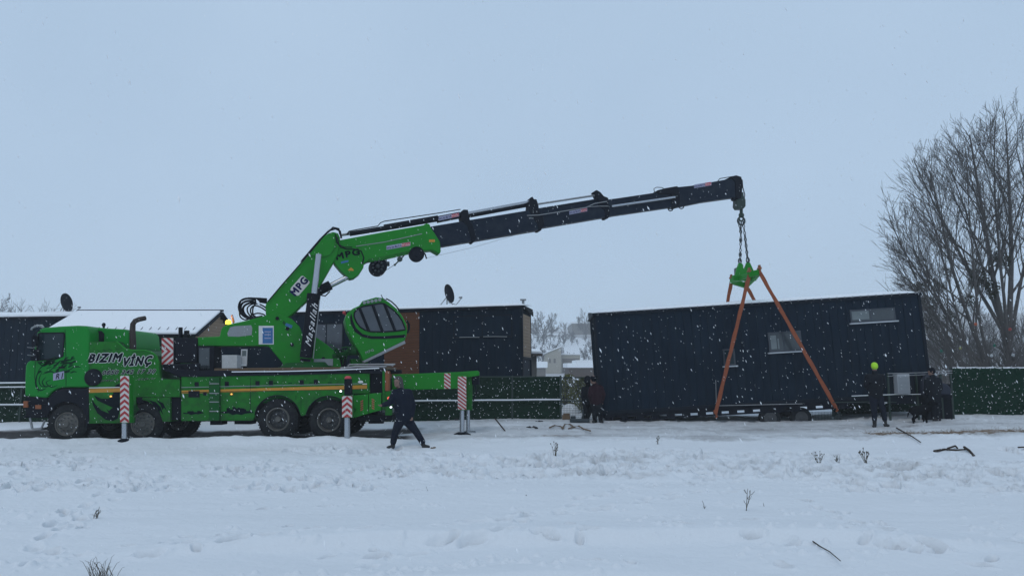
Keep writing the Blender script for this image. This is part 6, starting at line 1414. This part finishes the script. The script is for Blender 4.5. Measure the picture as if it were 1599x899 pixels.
for i, (px, Y) in enumerate(spots): plant(prot[i % 2], px, Y, rs.uniform(.45, .75))
for i, (px, Y) in enumerate(spots2): c = plant(prot[i % 2], px, Y, rs.uniform(.8, 1.2)); c['label'] = LB2; c['group'] = GRP2
plant(prot[0], 849, 300, 1.75, 'round-crowned hazy bare tree on the skyline just right of the middle house')
plant(prot[1], 916, 320, 1.5, 'hazy bare tree on the skyline just left of the lifted house')
rs = random.Random(91); g = G()
for k2 in range(460):
    px = rs.uniform(815, 950) if k2 % 2 else rs.uniform(1440, 1620); Y = rs.uniform(120 if px > 1000 else 200, 420); b = base_at(px, Y)
    if fbm(b.x / 25., Y / 25., 3, 77) < -.02: continue
    grow(rs, g, b, (rs.uniform(-.3, .3), 0, 1), rs.uniform(1.8, 5), .08, 1, 3, (0, 6, 5), .03, .8, .045)
props(build('hillside_scrub', g, M['far_bark'], ang=180), kind='stuff')
# ---- bushes behind the wire gate
def bush(px, Y, r, h, label, m_='bush_green', n=900):
    b = base_at(px, Y); t = thing('bush', b, label, 'bush'); g = G(); rb = random.Random(int(px))
    for j in range(n):
        th = rb.uniform(0, 6.28); z = rb.random() ** .8 * h; rr_ = r * math.sqrt(rb.random()) * math.sin(math.pi * min(.95, .25 + z / h * .7)); c = b + V((rr_ * math.cos(th), rr_ * math.sin(th), z)); e = V((rb.uniform(-1, 1), rb.uniform(-1, 1), rb.uniform(-1, 1))) * .07; w = V((rb.uniform(-1, 1), rb.uniform(-1, 1), rb.uniform(-1, 1))) * .05
        g.add([c - e, c + e, c + w], [(0, 1, 2)])
    build('leaves', g, M[m_], t, smooth=False); g = G()
    for j in range(9): th = rb.uniform(0, 6.28); g.tube([b, b + V((r * .3 * math.cos(th), r * .3 * math.sin(th), h * .5)), b + V((r * .7 * math.cos(th), r * .7 * math.sin(th), h * .85))], .015, 4)
    build('stems', g, M['bark'], t)
bush(888, 28.5, .75, 1.5, 'olive-green bush behind the wire fence, left one', n=1100); bush(910, 27.6, .6, 1.4, 'yellowish bush behind the wire fence, right one', n=1300); bush(880, 33, .6, 1.1, 'low brownish bush farther back behind the wire fence', 'mistletoe')
g = G(); b = base_at(890, 27.2); g.ball(b + V((0, 0, .15)), .35, .3, .32, 14, 10, jit=.06); props(build('snowy_mound', g, M['snow']), 'snow-capped rounded heap among bushes behind the wire fence', 'snow heap')
# ---- far buildings
def house(px0, px1, pyt, pyb, Y, dep, wall, label, nm='building', roof_rise=(0, 0), door=None, snow_th=.2):
    A = at(px0, pyt, Y); B = at(px1, pyt, Y); zb = min(gz(A.x, Y), at(px0, pyb, Y).z) - .5
    t = thing(nm, V(((A.x + B.x) / 2, Y + dep / 2, zb)), label, 'building'); g = G()
    g.prism([V((A.x, Y, zb)), V((B.x, Y, zb)), V((B.x, Y, A.z + roof_rise[1])), V((A.x, Y, A.z + roof_rise[0]))], V((0, dep, 0))); build('wall', g, M[wall], t, smooth=False)
    g = G(); o_ = .25; g.prism([V((A.x - o_, Y - o_, A.z + roof_rise[0] + .004)), V((B.x + o_, Y - o_, A.z + roof_rise[1] + .004)), V((B.x + o_, Y - o_, A.z + roof_rise[1] + snow_th)), V((A.x - o_, Y - o_, A.z + roof_rise[0] + snow_th))], V((0, dep + 2 * o_, snow_th * .2))); build('snowy_roof', g, M['snow'], t, bevel=.05)
    return t, A, B
t, A, B = house(853, 876, 548, 585, 170, 12, 'cream_wall', 'hazy cream building with slanting snowy roof, right of the middle house', roof_rise=(-.6, 1.0), snow_th=.3)
for dx, dz in ((.8, -2.2), (1.9, -2.2)): g = G(); g.box(V((A.x + dx, 169.97, A.z + dz)), .5, .06, 1.0); build('window', g, M['grey_wall'], t, smooth=False)
t, A, B = house(876, 906, 554, 586, 172, 9, 'cream_wall', 'low annex with grey garage door beside the cream building', snow_th=.35)
g = G(); g.box(V(((A.x + B.x) / 2, 171.97, A.z - 2.6)), B.x - A.x - .6, .06, 3.6); build('garage_door', g, M['grey_wall'], t, smooth=False)
t, A, B = house(888, 935, 574, 590, 105, 8, 'brown_wall', 'long low brown shed with thick snow on its roof, near the wire fence', snow_th=.65)
t, A, B = house(838, 852, 574, 589, 100, 6, 'grey_wall', 'small grey shed with snowy roof next to the garden shed', snow_th=.8)
t, A, B = house(893, 950, 505, 511, 345, 24, 'grey_wall', 'flat-roofed grey building on the hazy hill, left of the lifted house', snow_th=.8)
t, A, B = house(902, 936, 567, 574, 118, 8, 'grey_wall', 'snow-roofed shed just behind the long low brown shed', snow_th=.5)
t, A, B = house(1467, 1495, 586, 596, 60, 4, 'grey_wall', 'snow-roofed low shed seen over the dark screened fence at right', snow_th=.35)

# ================================================================== ground clutter, weeds and sticks
def weed(px, py, hpx, label, seed, spread=.5, stems=5, seedheads=False, nm='dry_weed', lean=0, r=.005, m_='weed', side=2):
    rs = random.Random(seed); P = ground_at(px, py); s = (P.y / F); H = hpx * s; t = None; g = G(); hg = G()
    for k in range(stems):
        d = V((rs.uniform(-spread, spread) + lean, rs.uniform(-.3, .3), 1)).normalized(); L_ = H * rs.uniform(.65, 1.1); q = P + V((rs.uniform(-.03, .03), rs.uniform(-.03, .03), -.03)); pts = [q]
        for i in range(5): d = (d + V((rs.uniform(-.15, .15), 0, -.02))).normalized(); pts.append(pts[-1] + d * L_ / 5)
        g.tube(pts, [r, r, r * .9, r * .8, r * .7, r * .5], 4)
        for j in range(side):
            i = rs.randint(2, 4); e = pts[i] + V((rs.uniform(-.3, .3), rs.uniform(-.2, .2), .3)) * H * .45; g.tube([pts[i], pts[i].lerp(e, .5) + V((0, 0, -.01)), e], r * .6, 4)
            if seedheads: hg.ball(e, r * 2.0, r * 2.0, r * 3, 6, 4, jit=.2)
        if seedheads: hg.ball(pts[-1], r * 2.2, r * 2.2, r * 3.2, 6, 4, jit=.2)
    o = build(nm, g, M[m_]); props(o, label, 'dry weed'); 
    if hg.v: build('seed_heads', hg, M[m_], o)
    return o
weed(867, 712, 22, 'small dry weed with seed heads in the snow, below the wire fence', 1, .35, 6, True, r=.005)
weed(1027, 693, 13, 'tiny dry weed near the snow edge, below the lifted house', 2, .3, 4, True, r=.005)
weed(1351, 722, 24, 'dry thistle with seed heads in the snow, below the man in yellow cap', 3, .45, 6, True, r=.006)
weed(1278, 722, 18, 'pale dry weed, left of the thistle', 4, .5, 8, True, r=.004)
weed(1309, 722, 16, 'faint dry grass tuft between pale weed and thistle', 5, .5, 9, r=.004)
weed(1166, 800, 46, 'tall thin dry stalk standing alone in the middle foreground snow', 6, .1, 2, r=.005, side=5)
weed(1104, 797, 22, 'single short dry stalk, left of the tall thin stalk', 7, .1, 1, r=.004)
weed(1192, 792, 16, 'single bent dry stalk, right of the tall thin stalk', 8, .2, 1, r=.004, side=1)
weed(150, 808, 22, 'small branching dry weed in the snow at lower left', 9, .8, 4, r=.005, side=3)
weed(819, 777, 10, 'short dark twig poking up in the mid foreground', 10, .2, 1, lean=.5, r=.008, m_='dark_twig', side=1)
weed(673, 768, 14, 'thin faint stalk leaning in the snow, below the striding man', 12, .1, 1, lean=-.4, r=.003, side=0)
weed(750, 898, 16, 'short twig at the bottom edge, centre-left', 13, .2, 2, r=.004, m_='dark_twig', lean=-.3)
weed(80, 790, 4, 'tiny dark speck of twig at far lower left', 14, .2, 1, r=.004, m_='dark_twig')
# grass tuft in the near left corner
rs = random.Random(40); P = ground_at(168, 898) - V((0, .12, 0)); g = G()
for k in range(48):
    q = P + V((rs.gauss(0, .06), rs.gauss(0, .05), -.03)); d = V((rs.gauss(0, .30), rs.uniform(-.3, .3), 1)).normalized(); L_ = rs.uniform(.06, .26); sx = 1 if d.x > 0 else -1; g.tube([q, q + d * L_ * .5, q + d * L_ * .85 + V((sx * .012, 0, -.004)), q + d * L_ + V((sx * .03, 0, -.02))], [.0026, .0024, .0018, .0008], 3)
props(build('grass_tuft', g, M['weed']), 'tuft of dry grass blades in the lower left corner', 'grass tuft')
def stick(pts, r, label, nm='stick', m_='dark_twig', lift=.03):
    g = G(); P = [ground_at(*q) + V((0, 0, lift)) for q in pts]; g.tube(P, [r * (1 - .5 * i / len(P)) for i in range(len(P))], 6); o = build(nm, g, M[m_]); return props(o, label, 'stick')
stick([(1459, 706), (1475, 703), (1493, 704.5), (1508, 703)], .03, 'fallen branch lying in the snow near the right edge'); 
g = G(); g.tube([ground_at(1506, 701) + V((0, 0, .05)), ground_at(1514, 706) + V((0, 0, .04)), ground_at(1521, 713) + V((0, 0, .02))], .03, 6); g.tube([ground_at(1480, 703) + V((0, 0, .05)), ground_at(1492, 699) + V((0, 0, .05)), ground_at(1495, 700.5) + V((0, 0, .02))], .022, 6)
props(build('stick', g, M['dark_twig']), 'crooked branch end angled down beside the fallen branch', 'stick')
stick([(1400, 671), (1412, 678), (1425, 685), (1438, 694)], .02, 'thin broken branch angled in the snow beneath the dog', lift=.06)
stick([(1268, 854), (1282, 864), (1296, 872), (1313, 887)], .007, 'thin twig lying at lower right foreground', lift=.07)
stick([(1590, 700), (1612, 699)], .02, 'short dark stick cut by the right edge')
g = G(); a = ground_at(789, 673); b_ = at(773, 653, a.y + .4); g.tube([a, b_], .02, 6); props(build('pole', g, M['dark_twig']), 'thin dark pole leaning in the snow, left of the wire fence', 'pole')
def clod(px, py, w, h, label, m_='brown_wall', nm='debris'):
    P = ground_at(px, py); g = G(); rb = random.Random(int(px)); s = P.y / F
    for k in range(5): g.ball(P + V((rb.uniform(-.5, .5) * w * s, rb.uniform(-.1, .1), .01)), w * s * .28, w * s * .2, h * s * rb.uniform(.4, .8), 8, 6, jit=.15)
    o = build(nm, g, M[m_]); return props(o, label, 'debris')
clod(841, 659, 10, 3, 'dark clod in the churned snow, left of the straw coils', 'boot'); clod(831, 668, 12, 3.5, 'dark muddy lump nearest the leaning pole', 'boot')
for pts, lb in (([(858, 670), (866, 666.5), (875, 668), (880, 671)], 'brown rope end lying in the snow, left of the loop'), ([(878, 671), (882, 665), (890, 664.5), (896, 669), (888, 671.5)], 'looped brown rope lying in the snow by the two people'), ([(897, 669), (904, 667.5), (911, 672), (922, 675)], 'brown rope trailing right in the snow before the two people')):
    g = G(); P = [ground_at(x, y) + V((0, 0, .05)) for x, y in pts]; g.tube(P, .022, 7); props(build('rope', g, M['plank']), lb, 'rope')
g = G(); P = ground_at(905, 659); g.box(P + V((0, 0, .06)), .62, .3, .10); g.box(P + V((.12, .1, .24)), .05, .05, .34); g.box(P + V((-.2, .05, .14)), .16, .14, .12); props(build('jack_stand', g, M['chain'], bevel=.01), 'low dark metal jack stand at the feet of the bending people', 'jack')
g = G(); P = ground_at(884, 655); g.box(P + V((0, 0, .08)), .26, .2, .16); g.box(P + V((.02, 0, .185)), .22, .18, .045); props(build('wooden_block', g, M['plank'], bevel=.02), 'brown wooden block in the snow at the wire fence post', 'wooden block')
clod(677, 700, 7, 3, 'small brown clod kicked up at the striding man\'s right boot', 'plank')
for px, py in ((645, 643), (712, 652)): clod(px, py + 3, 6, 2.5, 'small dark lump in the snow %s' % ('behind the striding man' if px < 700 else 'just left of the chrome jack tubes'), 'boot')
# kerb of straw poking from the track edge
rs = random.Random(66); g = G()
for k in range(1500):
    x = rs.uniform(9.7, 19); y = 20.55 + .08 * math.sin(x * .9) + rs.gauss(0, .2); q = V((x, y, gz(x, y) + .0)); d = V((rs.uniform(-1, 1), rs.uniform(-.4, .4), rs.uniform(.05, .35))).normalized() * rs.uniform(.05, .14); g.tube([q, q + d], .003, 3, cap=False)
props(build('dry_straw', g, M['straw'], ang=180), kind='stuff')

# ================================================================== falling snow
rs = random.Random(2024); g = G()
vs, fs = [], []
n = 0
while n < 9000:
    Y = 2.2 + 17.5 * rs.random() ** .8; X = rs.uniform(-1, 1) * (Y * .74 + .5); Z = rs.uniform(.1, 1.75 + Y * .56)
    s = rs.choice((.0016, .0020, .0025, .0032)) * (2.0 if rs.random() < .04 else 1) * (.75 + .045 * Y); d = V((.42 + rs.uniform(-.25, .25), rs.uniform(-.3, .3), -1)).normalized(); x, y = frame(d); c = V((X, Y, Z)); l = s * rs.uniform(2.0, 4.2); b = len(vs)
    vs += [c + d * l, c - d * l, c + x * s, c - x * s * rs.uniform(.6, 1.2), c + y * s, c - y * s * rs.uniform(.6, 1.2)]
    fs += [(b + p_, b + q_, b + 0) for p_, q_ in ((2, 4), (4, 3), (3, 5), (5, 2))] + [(b + q_, b + p_, b + 1) for p_, q_ in ((2, 4), (4, 3), (3, 5), (5, 2))]; n += 1
g.add(vs, fs); fo = build('falling_snow', g, M['snow'], smooth=False, kind='stuff')
